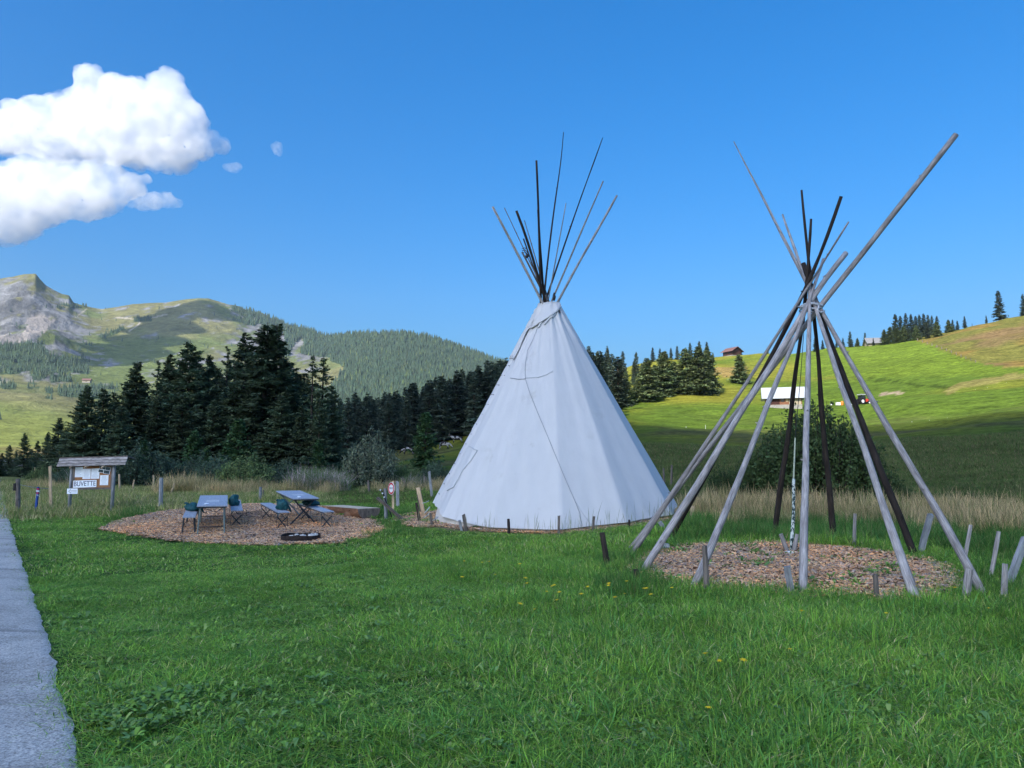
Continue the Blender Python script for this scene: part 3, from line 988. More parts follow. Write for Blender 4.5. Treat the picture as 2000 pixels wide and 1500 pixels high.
for i, (px, yt, d, w, lb) in enumerate(((44, 845, 95, .9, 'dark spruce at the far end of the road, left of the notice board'), (87, 843, 100, 1.0, 'dark broad spruce right beside the one at the road end'), (15, 868, 105, .9, 'low dark spruce at the left picture edge beside the road end'), (70, 860, 105, 1.0, 'low spruce half hidden between the two at the road end'), (110, 815, 90, 1.0, 'dark spruce right of the pair at the road end, joining the tall stand'))):
    tree_px('spruce_tree', 'near', px, yt, d, w, lb, group='spruces at the end of the road', i=i)
for i, (px, yt, d) in enumerate(((-15, 868, 100), (28, 880, 110), (58, 876, 110), (0, 884, 100), (100, 850, 96), (125, 835, 84), (-50, 855, 100))):
    tree_px('spruce_tree', 'near', px, yt, d, 1.1, 'dark low spruce in the row closing the end of the road', group='low spruces behind the road end', i=i)

# the wooded slope between the stand and the white tent
fr = random.Random(12)
ftop = lambda px: np.interp(px, [640, 700, 760, 800, 850, 900, 950, 1010, 1080, 1160, 1240], [775, 772, 766, 752, 742, 727, 708, 690, 684, 680, 690])
nfor = 0
rows = [(147, 3.6), (153, 3.8), (160, 4.2), (168, 4.5), (178, 5), (190, 5.5), (205, 6), (222, 6), (240, 5), (262, 4.5)]
for ri, (d, stepm) in enumerate(rows):
    px = 640 + fr.uniform(0, 10)
    while px < 1215:
        dd = d * fr.uniform(.97, 1.03)
        p = onground(px, dd)
        tlim = zy(px, dd, float(ftop(px)) + fr.uniform(-7, 16))
        base_h = min(fr.uniform(13, 20), max(6, tlim - p.z)) if ri < len(rows) - 1 else max(8, tlim - p.z)
        if ri < 6 or p.z + 12 < tlim + 8:
            if not (840 < px < 960 and dd < 144) and not (px > 1180 and dd < 200):
                tree('spruce_tree', 'forest', p, base_h, fr.uniform(.8, 1.1), 'dark spruce in the shaded wood behind the white tent', group='spruces of the shaded wood')
                nfor += 1
        px += stepm * F / dd * fr.uniform(.7, 1.3)
# darker wood on the ridge, right of the tent
for px0, px1, y0, d, st in ((1090, 1190, 678, 415, 5), (1130, 1262, 688, 350, 5.5), (1150, 1260, 700, 335, 6), (1165, 1255, 712, 320, 6), (1175, 1250, 722, 300, 6)):
    px = px0
    while px < px1:
        p = onground(px, d)
        hgt = zy(px, d, y0 + fr.uniform(-4, 9)) - p.z
        if hgt > 5:
            tree('spruce_tree', 'forest', p, hgt, fr.uniform(.75, 1.0), 'dark spruce in the wood on the ridge right of the white tent', group='spruces on the ridge right of the tent')
        px += st * F / d * fr.uniform(.75, 1.3)
# open-grown trees on the sunny meadow
OPEN = [(1188, 743, 236, .95, 'sunlit spruce half hidden by the right slope of the white tent'), (1222, 728, 238, .95, 'sunlit lower spruce with a gap of meadow to its right, near the tent'),
        (1265, 699, 246, 1.0, 'sunlit spruce at the left end of the meadow row'), (1298, 685, 258, 1.0, 'sunlit spruce second from the left in the meadow row'), (1341, 680, 262, .95, 'sunlit spruce in the middle of the meadow row'),
        (1366, 676, 262, .95, 'sunlit spruce whose bare trunk foot shows, second from the right in the meadow row'), (1384, 677, 268, .8, 'sunlit spruce at the right end of the meadow row'), (1445, 692, 300, 1.05, 'round-topped spruce standing alone on the meadow below the chalet')]
for i, (px, yt, d, w, lb) in enumerate(OPEN):
    tree_px('spruce_tree', 'open', px, yt, d, w, lb, group='sunlit spruces on the meadow', i=i)
for i, (px, yt, d, w) in enumerate(((1280, 712, 256, 1), (1318, 706, 264, 1), (1244, 742, 244, 1.), (1210, 752, 238, .9), (1352, 706, 262, 1))):
    tree_px('spruce_tree', 'open', px, yt, d, w, 'lower sunlit spruce filling the meadow row', group='lower spruces of the meadow row', i=i)
for i, (px, yt, d, lb) in enumerate(((1275, 678, 440, 'dark spruce on the skyline above the left of the meadow row'), (1289, 680, 440, 'thin-topped small tree on the skyline left of the meadow row top'), (1311, 679, 450, 'small skyline spruce between the thin-topped tree and the steep one'), (1323, 675, 450, 'steep little spruce alone on the skyline'), (1349, 669, 430, 'dark skyline spruce behind the middle of the meadow row'), (1367, 666, 430, 'tallest dark skyline spruce behind the meadow row'), (1381, 667, 430, 'dark skyline spruce behind the right end of the meadow row'), (1393, 688, 430, 'tiny skyline spruce right of the meadow row'), (1447, 680, 560, 'little tree beside the far chalet'))):
    tree_px('spruce_tree', 'forest', px, yt, d, .95, lb, group='spruces on the left skyline', i=i)
TOPR = [(1728, 643, 415, .9, 0), (1739, 638, 418, .95, 0), (1751, 613, 430, .9, 1), (1760, 616, 432, .9, 1), (1771, 611, 430, .85, 1), (1782, 613, 428, .85, 1), (1790, 616, 430, .9, 1), (1798, 614, 430, .9, 1), (1806, 612, 428, .9, 1), (1814, 614, 428, .9, 1), (1822, 616, 428, .85, 1), (1831, 617, 426, .9, 1), (1790, 635, 415, .95, 0), (1766, 636, 416, 1., 0), (1752, 640, 416, 1., 0), (1811, 630, 414, .9, 1), (1830, 628, 414, .9, 0), (1776, 640, 415, 1, 1)]
for i, (px, yt, d, w, k) in enumerate(TOPR):
    tree_px('spruce_tree', 'forest' if k else 'open', px, yt, d, w, ('dark' if k else 'lighter green') + ' spruce in the clump on the right skyline above the hay field', group='clump of spruces on the right skyline', i=i)
for i, (px, yt, d, w, lb) in enumerate(((1853, 624, 424, 1., 'light green spruce at the left of the small group right of the skyline clump'), (1861, 624, 426, .9, 'dark spruce in the middle of the small skyline group'), (1870, 626, 426, 1., 'dark spruce at the right of the small skyline group'), (1884, 617, 428, .9, 'single plump spruce right of the small skyline group'), (1898, 631, 430, .6, 'tiny spruce tip on the bare hill edge'), (1926, 616, 430, .8, 'low spruce at the foot of the tall lone one on the hill'), (1952, 566, 425, .95, 'tall lone spruce on the top of the brown hill'), (1999, 574, 425, .9, 'spruce cut by the right picture edge on the brown hill'),
                                          (1594, 655, 440, 1., 'spruce seen between the bare poles on the skyline'), (1607, 664, 440, 1., 'low spruce right behind the bare pole frame on the skyline'), (1647, 660, 438, .95, 'first spruce right of the pole frame on the skyline'), (1661, 647, 438, .9, 'pointed spruce right of the pole frame on the skyline'), (1675, 660, 438, .9, 'light green round tree left of the grey-roofed house'), (1690, 649, 436, .8, 'slim spruce in front of the grey-roofed house'), (1706, 660, 425, .8, 'small spruce before the middle of the grey-roofed house'), (1560, 672, 470, .9, 'small spruce behind the left poles on the skyline'), (1500, 678, 470, .7, 'tiny spruce on the skyline left of the pole frame'), (1634, 664, 440, .9, 'low spruce close to the right leg of the pole frame on the skyline'))):
    tree_px('spruce_tree', 'open' if 'light' in lb else 'forest', px, yt, d, w, lb, group='single spruces on the right skyline', i=i)

# ------------------------------------------------------------------ bushes
def bush_data(seed, rx, ry, hgt, shoots, leaves, size, upright=.6):
    rn = np.random.RandomState(seed)
    V, Cc = [], []
    st = MB()
    for s in range(shoots):
        a, rr = rn.uniform(0, 6.283), math.sqrt(rn.rand())
        bx, by = math.cos(a) * rr * rx * .45, math.sin(a) * rr * ry * .45
        ex, ey = math.cos(a) * rr * rx * rn.uniform(.8, 1.1), math.sin(a) * rr * ry * rn.uniform(.8, 1.1)
        hz = hgt * (1 - .62 * rr ** 2.2) * rn.uniform(.72, 1.1)
        P0, P1, P2 = np.array((bx, by, 0)), np.array(((bx * 1.4 + ex * .5), (by * 1.4 + ey * .5), hz * upright)), np.array((ex, ey, hz))
        t = np.sort(rn.uniform(.08, 1, leaves))[:, None]
        P = P0 * (1 - t) ** 2 + 2 * P1 * t * (1 - t) + P2 * t * t
        P = P + rn.normal(0, .11 + .05 * hgt / 3, (leaves, 3)) * (1.15 - t * .7)
        if s % 3 == 0:
            q = [P0 * (1 - k) ** 2 + 2 * P1 * k * (1 - k) + P2 * k * k for k in (0, .35, .7, 1)]
            st.tube(q, [.03, .022, .014, .006], 4, False)
        D = rn.normal(0, 1, (leaves, 3)) + (P2 - P0) / np.linalg.norm(P2 - P0) * .8
        D /= np.linalg.norm(D, axis=1)[:, None]
        Wd = np.cross(D, rn.normal(0, 1, (leaves, 3)))
        Wd /= np.linalg.norm(Wd, axis=1)[:, None] + 1e-6
        l = (size * rn.uniform(.7, 1.4, leaves))[:, None]
        V.append(np.stack([P - D * l * .5, P + Wd * l * .26, P + D * l * .5, P - Wd * l * .26], 1).reshape(-1, 3))
        tint = rn.uniform(.7, 1.25) * rn.uniform(.75, 1.3, leaves)
        Cc.append(np.repeat(np.stack([tint * rn.uniform(.9, 1.15, leaves), tint, tint * rn.uniform(.85, 1.1, leaves)], -1), 4, 0))
    V = np.concatenate(V)
    V[:, 2] = np.maximum(V[:, 2], .02)
    return npmesh('foliage', V, np.arange(len(V)).reshape(-1, 4), np.concatenate(Cc)), st.mesh('stem')

LEAF_W = leafmat('willow_leaves', (.17, .21, .14), .1, .2)
LEAF_D = leafmat('dark_bush_leaves', (.065, .105, .040), .1, .2)
LEAF_G = leafmat('blue_green_bush_leaves', (.08, .125, .082), .2, .2)
LEAF_Y = leafmat('light_bush_leaves', (.14, .20, .08), .15, .2)
def bush(label, px, py, d, data, mat, sx, sz, group='bushes along the edge of the wood'):
    p = onground(px, d) if d else G(px, py)
    o = thing('bush', label, 'bush', p, group)
    o.scale = (sx, sx, sz)
    o.rotation_euler = (0, 0, rt.uniform(0, 6.28))
    for nme, mm, ma in (('foliage', data[0], mat), ('stem', data[1], W_DARK)):
        c_ = bpy.data.objects.new(nme, mm.copy() if mm.materials and mm.materials[0] != ma else mm)
        if not c_.data.materials:
            c_.data.materials.append(ma)
        elif c_.data.materials[0] != ma:
            c_.data.materials[0] = ma
        COL.objects.link(c_)
        c_.parent = o
    return o
B1 = bush_data(1, 1.7, 1.6, 3.2, 110, 75, .13)
B2 = bush_data(2, 1.8, 1.6, 2.4, 130, 80, .12, .5)
B3 = bush_data(3, 2.3, 1.9, 3.3, 330, 95, .115, .55)
bush('grey-green willow bush behind the log bench', 724, 0, 45, B1, LEAF_W, 1.0, 1.02)
bush('big dark leafy bush behind the bare pole frame', 1592, 0, 27, B3, LEAF_D, 1.0, 1.02)
bush('lower lobe of dark bush right of the big one behind the pole frame', 1668, 0, 27.5, B2, LEAF_D, .75, .98)
bush('low dark bush between the tent and the bare poles', 1425, 0, 31, B2, LEAF_D, .55, .62)
bush('blue-green bush rising behind the notice board roof end', 270, 0, 50, B2, LEAF_G, 1.15, 1.15)
bush('rounded blue-green bush right of the one by the notice board', 318, 0, 52, B2, LEAF_G, .95, .85)
bush('dark bush at the foot of the spruces left of the fresh young spruce', 388, 0, 50, B1, LEAF_G, .95, .68)
bush('light green willowy bush behind the right bench of the left table', 480, 0, 44, B1, LEAF_Y, .95, .62)
bush('low bush hidden behind the light green willowy one', 430, 0, 47, B2, LEAF_G, 1.0, .8)
bush('dark low bush below the pair of sparse spruces', 560, 0, 48, B2, LEAF_G, .9, .7)
bush('low light bush among the fireweed left of the willow bush', 628, 0, 44, B2, LEAF_Y, .85, .45)
bush('small low bush at the left end of the fireweed', 588, 0, 45, B2, LEAF_G, .6, .4)
bush('low bush behind the red-ringed sign', 790, 0, 47, B2, LEAF_Y, .7, .55)
bush('bush on the meadow edge left of the tent hem', 850, 0, 42, B2, LEAF_G, .55, .6)
bush('low scrub beside the road end left of the notice board', 90, 0, 62, B2, LEAF_Y, .8, .55)
bush('dull bush behind the posts of the notice board', 150, 0, 58, B2, LEAF_G, .9, .6)
bush('low bush between notice board and the first blue-green bush', 215, 0, 56, B1, LEAF_G, .8, .5)
bush('leaning bush in the row above the left bench', 352, 0, 53, B2, LEAF_G, 1.0, .75)
bush('scrub on the meadow right of the pole frame legs', 1740, 0, 33, B2, LEAF_D, .5, .35)

# ------------------------------------------------------------------ poles
def smooth_path(pts, n):
    P = [np.array(p, float) for p in pts]
    L = np.concatenate(([0], np.cumsum([np.linalg.norm(b - a) for a, b in zip(P[:-1], P[1:])])))
    t = np.linspace(0, L[-1], n)
    A = np.array(P)
    lin = np.stack([np.interp(t, L, A[:, k]) for k in range(3)], -1)
    for _ in range(6):
        lin[1:-1] = lin[1:-1] * .5 + (lin[:-2] + lin[2:]) * .25
    return lin

def pole(parent, pts, r0, r1, mat, seed, label=None, n=22, wig=.012, name='pole', knots=True):
    rr = np.random.RandomState(seed)
    P = smooth_path(pts, n)
    w = rr.normal(0, 1, (n, 3))
    for _ in range(3):
        w[1:-1] = w[1:-1] * .5 + (w[:-2] + w[2:]) * .25
    P = P + w * wig
    t = np.linspace(0, 1, n)
    rad = r0 + (r1 - r0) * t + rr.normal(0, .03 * r0, n)
    mb = MB()
    mb.tube(P, list(np.maximum(rad, .008)), 9, True, .10, seed)
    if knots:
        for k in range(4):
            i = rr.randint(2, n - 2)
            a = rr.uniform(0, 6.28)
            d = Vector((math.cos(a), math.sin(a), .4))
            q = Vector(P[i])
            mb.tube([q + d * rad[i] * .6, q + d * (rad[i] * 1.25 + .012)], [.016, .008], 5)
    return link(name, mb, mat, parent, True, label=label)

def line_pole(parent, base, cross_px, ycross, top_px, r0, r1, mat, seed, ext=None, **kw):
    """pole from its foot through a crossing point near the apex up to its tip"""
    c = at(cross_px[0], cross_px[1], ycross)
    d = (c - base)
    # extend until the tip reaches its photo row, staying on the straight line
    lo, hi = 1.0, 4.0
    for _ in range(40):
        mid = (lo + hi) / 2
        q = base + d * mid
        if project(q.x, q.y, q.z)[1] > top_px[1]:
            lo = mid
        else:
            hi = mid
    q = base + d * lo
    tip = at(top_px[0], top_px[1], q.y)
    return pole(parent, [base, base + d * .5, c, (c + tip) / 2, tip], r0, r1, mat, seed, **kw)

# ------------------------------------------------------------------ the white tent
tent = thing('teepee', 'large white canvas teepee with poles crossing above its top', 'teepee', TEE)
APY = TEE.y
apex = at(1073, 592, APY)
AX, AZ = apex.x, apex.z
RT = .30
ANG = [math.radians(a) for a in (-180, -150, -118, -88, -59, -29, 0, 26, 56, 90, 122, 151)]     # 0 faces the camera, + to the right
def hem(th):
    """height of the hem above the ground round the tent"""
    a = math.degrees(th)
    return .10 + .40 * math.exp(-((a + 92) / 34) ** 2) + .10 * math.exp(-((a - 92) / 30) ** 2)
def cover(th, t, out=0.0):
    """point of the cover: angle th, t from hem (0) to top (1)"""
    th = (th + math.pi) % (2 * math.pi) - math.pi
    A = ANG + [ANG[0] + 2 * math.pi]
    for a, b in zip(A[:-1], A[1:]):
        if a - 1e-9 <= th <= b + 1e-9:
            break
    half, mid = (b - a) / 2, (a + b) / 2
    s = (th - a) / (b - a)
    poly = math.cos(half) / math.cos(th - mid)
    sag = 1 - .012 * 4 * s * (1 - s) * (1 - t) - .10 * 4 * s * (1 - s) * sstep(.75, 1.0, t)
    bulge = .006 * math.sin(6.28 * t)
    zh = h(TEE.x + math.sin(th) * TR, TEE.y - math.cos(th) * TR) + hem(th)
    rb_ = TR - .42 * (hem(th) - .1)
    r = (rb_ * (1 - t) + RT * t) * (poly * sag) + bulge
    x = TEE.x * (1 - t) + AX * t
    fold = 0.0
    q = Vector((math.cos(th) * 2.2, math.sin(th) * 2.2, t * 2.4))
    left = max(0, math.cos(th + 1.15)) ** 2
    fold += (.014 + .042 * left) * noise.noise(q * Vector((4.2, 4.2, .55)) if False else Vector((th * 9, t * 1.3, 4.4)))
    fold += .012 * noise.noise(Vector((th * 3 + 2, t * 5.5, 1.4)))
    fold += (.030 * noise.noise(Vector((th * 5, t * 3, 9))) + .018 * noise.noise(Vector((th * 13, t * 9, 3)))) * sstep(.7, .95, t)
    fold += .034 * left * noise.noise(Vector((th * 22 + t * 9, t * 2.2, 7)))
    r = r + fold + out
    z = zh * (1 - t) + (AZ + .03 * math.sin(th * 2 + 1) - .07 * math.cos(th)) * t
    return Vector((x + math.sin(th) * r, APY - math.cos(th) * r, z))
NTH, NTT = 12 * 22, 70
ths = []
for a, b in zip(ANG, ANG[1:] + [ANG[0] + 2 * math.pi]):
    # more rows close to the pole so the ridge stays crisp
    for k in range(22):
        ths.append(a + (b - a) * (k / 22))
V = [cover(th, k / NTT) for th in ths for k in range(NTT + 1)]
K = NTT + 1
Fq = [(i * K + k, ((i + 1) % NTH) * K + k, ((i + 1) % NTH) * K + k + 1, i * K + k + 1) for i in range(NTH) for k in range(NTT)]
m = M('white_canvas', .75, .15)
p = m.pos()
st = m.noise(m.scale(p, (3, 3, .4)), 1.2, 3, .5)
c = m.ramp(st, [(.3, (.665, .66, .65)), (.65, (.70, .695, .685))])
low = m.ramp(m.noise(p, 1.1, 5, .7), [(.60, (1, 1, 1)), (.80, (.78, .76, .72))])
c = m.mix(1, c, low, 'MULTIPLY')
m.color(c)
m.bump(m.noise(m.scale(p, (1.2, 1.2, .5)), 4.0, 5, .55), .22, .04)
CANVAS = m.m
tr_ = m.n('BsdfTranslucent')
tr_.inputs['Color'].default_value = (.6, .6, .58, 1)
mx_ = m.n('MixShader')
mx_.inputs[0].default_value = .12
m.l(m.b.outputs[0], mx_.inputs[1])
m.l(tr_.outputs[0], mx_.inputs[2])
m.l(mx_.outputs[0], m.out.inputs['Surface'])
mb = MB()
mb.add(V, Fq)
link('cover', mb, CANVAS, tent, True)

def on_cover(px, py, out=.02):
    """the point of the cover that is seen at a photo pixel (front side)"""
    r = ray(px, py)
    best = None
    for Y in np.linspace(APY - TR - .1, APY, 500):
        x, z = r[0] * Y / r[1], EYE + r[2] * Y / r[1]
        zb = TEE.z + .1
        t = (z - zb) / (AZ - zb)
        cx = TEE.x * (1 - t) + AX * t
        rad = TR * (1 - t) + RT * t
        dx, dy = x - cx, Y - APY
        if math.hypot(dx, dy) <= rad or best is None:
            best = (dx, dy, t)
            if math.hypot(dx, dy) <= rad:
                break
    else:
        dmin = 1e9
        for Y in np.linspace(APY - TR, APY + .3, 500):
            x, z = r[0] * Y / r[1], EYE + r[2] * Y / r[1]
            t = (z - zb) / (AZ - zb)
            cx = TEE.x * (1 - t) + AX * t
            g_ = math.hypot(x - cx, Y - APY) - (TR * (1 - t) + RT * t)
            if g_ < dmin:
                dmin, best = g_, (x - cx, Y - APY, t)
    dx, dy, t = best
    th = math.atan2(dx, -dy)
    t = min(max(t, 0), 1)
    # fit t so that the height agrees on the real cover
    z = EYE + ray(px, py)[2] * (APY + dy) / ray(px, py)[1]
    for _ in range(6):
        q = cover(th, t)
        t = min(max(t + (z - q.z) / (AZ - TEE.z), 0), 1)
    return cover(th, t, out)

def px_path(pts, n, out):
    res = []
    for (a, b) in zip(pts[:-1], pts[1:]):
        for k in range(n):
            s = k / n
            res.append(on_cover(a[0] + (b[0] - a[0]) * s, a[1] + (b[1] - a[1]) * s, out))
    res.append(on_cover(*pts[-1], out))
    return res
# smoke flap folded over at the top left
flap = MB()
NA, NB = 26, 30
Vf = []
for i in range(NB + 1):
    s = i / NB
    tt = 1.0 - .012 - s * .27
    a0 = math.radians(-128 + 14 * s)
    a1 = math.radians(60 - 118 * min(1, s * 2.3) - 6 * max(0, s - .43))
    a1 = max(a1, a0 + .25)
    for k in range(NA + 1):
        w = k / NA
        th = a0 + (a1 - a0) * w
        lip = .035 * sstep(.8, 1.0, w) + .03
        Vf.append(cover(th, tt + (.012 if i == 0 else 0), lip + .018 * noise.noise(Vector((th * 4, s * 7, 2)))))
for i in range(NB + 1):
    tt = 1.0 - .012 - i / NB * .27
Ff = [(i * (NA + 1) + k, i * (NA + 1) + k + 1, (i + 1) * (NA + 1) + k + 1, (i + 1) * (NA + 1) + k) for i in range(NB) for k in range(NA)]
flap.add(Vf, Ff)
edge = [Vf[i * (NA + 1) + NA] for i in range(NB + 1)]
flap.tube(edge, .018, 6)
flap.tube([Vf[k] for k in range(NA + 1)], .022, 6)
fo = link('smoke_flap', flap, CANVAS, tent, True)
sol = fo.modifiers.new('thickness', 'SOLIDIFY')
sol.thickness = .012
# rolled folds running from the flap to the right
for i, pts in enumerate((((1091, 603), (1075, 612), (1060, 622), (1050, 640)), ((1088, 612), (1072, 622), (1062, 634)))):
    f_ = MB()
    f_.tube(px_path(pts, 6, .03), [.012] + [.03] * (6 * (len(pts) - 1) - 1) + [.01], 7, True, .3, i)
    link('canvas_fold', f_, CANVAS, tent, True)
# lacing strip and pins down the left side
strip_ = MB()
S_, Fs_ = [], []
for k in range(41):
    t = .035 + .70 * k / 40
    for j, a in enumerate((-97, -90, -83.5, -78, -77.5)):
        S_.append(cover(math.radians(a + 6 * t), t, (.012, .022, .024, .022, .004)[j] + .006 * math.sin(k * 1.7)))
for k in range(40):
    for j in range(4):
        Fs_.append((k * 5 + j, k * 5 + j + 1, (k + 1) * 5 + j + 1, (k + 1) * 5 + j))
strip_.add(S_, Fs_)
link('lacing_strip', strip_, CANVAS, tent, True)
for k in range(15):
    t = .05 + .68 * k / 14
    th = math.radians(-84 + 6 * t)
    a, b = cover(th - .045 / (1.05 - t), t, .035), cover(th + .045 / (1.05 - t), t + .002, .035)
    pn = MB()
    pn.tube([a, b], .009, 5)
    link('lacing_pin', pn, W_DARK, tent)
# ropes lying on the cover
for nm, pts, r, ma in (('rope', ((1056, 622), (1042, 655), (1028, 684), (1025, 712), (1025, 740)), .007, ROPE), ('rope', ((1025, 740), (1034, 770), (1050, 808), (1072, 858), (1100, 925), (1124, 978), (1134, 1002), (1138, 1030)), .008, ROPE),
                       ('rope', ((1124, 978), (1140, 1003), (1158, 1026)), .006, PALEROPE), ('rope', ((994, 738), (1010, 740), (1025, 740)), .010, ROPE), ('rope', ((1026, 738), (1050, 736), (1068, 731), (1080, 724)), .007, PALEROPE),
                       ('rope', ((913, 872), (922, 875), (929, 880)), .012, PALEROPE), ('rope', ((929, 880), (915, 903), (897, 928), (884, 950), (868, 958)), .013, PALEROPE)):
    t_ = MB()
    t_.tube(px_path(pts, 5, .018), r, 5)
    link(nm, t_, ma, tent, True)
# inner liner seen under the lifted hem
lin_ = MB()
LV = []
for k in range(61):
    a = math.radians(-125 + 250 * k / 60)
    for zz in (-.02, .12 + .32 * math.exp(-((math.degrees(a) + 80) / 40) ** 2)):
        x, y = TEE.x + math.sin(a) * (TR - .22 - zz * .25), TEE.y - math.cos(a) * (TR - .22 - zz * .25)
        LV.append((x, y, h(x, y) + zz))
lin_.add(LV, [(2 * k, 2 * k + 2, 2 * k + 3, 2 * k + 1) for k in range(60)])
link('inner_liner', lin_, simple('cream_liner_cloth', (.62, .58, .52), .9, .1, 0, .1), tent, True)
TP = [((962, 403), (1056, 580), .050, .034, W_GREY, 'b'), ((985, 407), (1050, 545), .034, .012, W_MID, 'f'), ((1011, 411), (1063, 575), .050, .036, W_DARK, 'b'), ((1025, 432), (1062, 560), .04, .014, W_MID, 'f'),
      ((1049, 315), (1057, 570), .052, .030, W_DARK, 'b'), ((1102, 257), (1066, 545), .050, .014, W_DARK, 'f'), ((1106, 396), (1079, 540), .036, .013, W_GREY, 'b'), ((1177, 268), (1074, 560), .050, .014, W_DARK, 'f'),
      ((1179, 355), (1083, 572), .046, .020, W_GREY, 'b'), ((1205, 382), (1090, 588), .052, .034, W_GREY, 'f'), ((1050, 410), (1061, 560), .045, .03, W_DARK, 'b'), ((1023, 467), (1058, 570), .034, .022, W_DARK, 'f'), ((1020, 494), (1056, 560), .034, .026, W_MID, 'b')]
for i, (top, cr, r0, r1, ma, side) in enumerate(TP):
    slope = (cr[0] - top[0]) / (cr[1] - top[1])
    bx = cr[0] + slope * (1015 - cr[1])
    sn = max(-.93, min(.93, (bx - 1082) / 243))
    cs = math.sqrt(1 - sn * sn) * (1 if side == 'f' else -1)
    rr_ = TR - .30
    x, y = TEE.x + sn * rr_, TEE.y - cs * rr_
    line_pole(tent, Vector((x, y, h(x, y))), cr, APY + (.30 if side == 'f' else -.22), top, r0, r1, ma, 100 + i, label=None, wig=.016)
rb2 = MB()
for k in range(3):
    rb2.tube([at(1028 + dx, 482 + dz + k * 4, APY - .1) for dx, dz in ((-9, 4), (-3, 2), (2, 6), (1, 12))], [.008, .014, .012, .006], 5, True, .4, k)
rb2.blob(at(1029, 500, APY - .1), .07, .05, .07, 3, .5, 1)
link('ribbon', rb2, BLACK, tent)
lash = MB()
lash.blob(at(1082, 580, APY - .3), .05, .04, .12, 2, .4, 2)
link('lashing', lash, BLACK, tent)
sp_ = MB()
sp_.tube([on_cover(1089, 594, .03), on_cover(1095, 611, .04)], [.028, .022], 6)
link('pole_end', sp_, W_MID, tent)

# ------------------------------------------------------------------ the bare pole frame
fc = G(1560, 1110)
FY = 12.6
frame = thing('bare_teepee', 'bare teepee frame of crossed weathered poles without a cover', 'pole frame', fc)
FP = [  # foot, crossing point, depth of crossing relative to the apex, tip, radii, wood
 ((1229, 1089), (1569, 574), -.06, (1657, 435), 0.047, 0.015, W_GREY, 'pale grey pole at the outer left'),
 ((1223, 1079), (1560, 652), .05, (1868, 263), 0.042, 0.048, W_GREY, 'long thick pole leaning far out to the upper right'),
 ((1247, 1124), (1573, 604), -.12, (1649, 494), 0.055, 0.046, W_GREY, None),
 ((1353, 1152), (1577, 600), -.18, (1607, 505), 0.055, 0.025, W_GREY, None),
 ((1306, 1053), (1566, 590), .10, (1645, 384), .058, .026, W_DARK, None),
 ((1568, 1166), (1581, 602), -.22, (1583, 520), 0.055, 0.029, W_GREY, 'nearly upright pale pole in front'),
 ((1791, 1176), (1594, 604), -.16, (1527, 419), 0.057, 0.018, W_GREY, None),
 ((1934, 1168), (1600, 602), -.06, (1433, 277), 0.054, 0.013, W_GREY, 'long thin pole leaning far out to the upper left'),
 ((1788, 1087), (1596, 602), .12, (1571, 512), .058, .04, W_DARK, None),
 ((1629, 1057), (1588, 596), .16, (1564, 372), .058, .018, W_DARK, None),
 ((1510, 1052), (1574, 590), .16, (1587, 425), .058, .02, W_DARK, None)]
for i, (ft, cr, dy, tp, r0, r1, ma, lb) in enumerate(FP):
    line_pole(frame, G(*ft) + Vector((0, 0, -.04)), cr, FY + dy, tp, r0, r1, ma, 200 + i, label=lb, wig=.014)
cor = MB()
cc_ = at(1583, 599, FY)
for k, (z0, rr_, ph) in enumerate(((0, .19, 0), (.012, .185, 1.5), (-.05, .17, 3))):
    P = [cc_ + Vector((math.cos(t) * rr_ * 1.05, math.sin(t) * rr_, z0 + .018 * math.sin(t * 3 + ph))) for t in np.linspace(ph, ph + 6.4, 30)]
    cor.tube(P, .013, 6, True, .3, k)
cor.tube([cc_ + Vector((.06, -.2, -.02)), cc_ + Vector((.03, -.22, -.10)), cc_ + Vector((.08, -.21, -.15)), cc_ + Vector((.17, -.17, -.11))], .013, 6)
link('lashing_rope', cor, PALEROPE, frame, True)
# centre cord with a peeled stick hanging above a stone
hc = at(1572, 620, FY + .1)
hm, hb, hs = at(1553, 855, FY + .15), at(1550, 936, FY + .12), G(1544, 1082)
cordt = thing('hanging_cord', 'thin dark cord hanging from the crossing of the bare poles', 'cord', hc)
cd_ = MB()
cd_.tube([hc, (hc + hm) / 2 + Vector((.01, 0, 0)), hm], .006, 5)
link('cord', cd_, BLACK, cordt)
stk = thing('peeled_stick', 'thin upright stick with flaking white and dark bark inside the pole frame', 'stick', hs)
s1 = MB()
s1.tube([hm, (hm + hb) / 2, hb], [.012, .013, .014], 6)
link('upper_stick', s1, simple('pale_green_stick', (.52, .56, .42), .8, .1, 0, .15), stk)
m = M('flaking_birch_bark', .85, .1)
nz = m.noise(m.scale(m.obj(), (1, 1, .45)), 24, 4, .7)
m.color(m.ramp(nz, [(.49, (.035, .06, .055)), (.52, (.62, .66, .58))]))
s2 = MB()
s2.tube(smooth_path([hb, hb * .5 + hs * .5 + Vector((.03, 0, 0)), hs + Vector((0, 0, .0))], 12), [.026] * 6 + [.028] * 4 + [.02, .018], 8, True, .25, 3)
link('lower_stick', s2, m.m, stk, True)
st_ = thing('anchor_stone', 'small white stone at the foot of the peeled stick', 'stone', hs)
sb = MB()
sb.blob(G(1543, 1086) + Vector((0, 0, .03)), .10, .08, .05, 4, .4, 2)
sb.blob(G(1552, 1086) + Vector((.02, 0, .03)), .06, .06, .04, 6, .4, 2)
link('stone', sb, WHITE, st_, True)

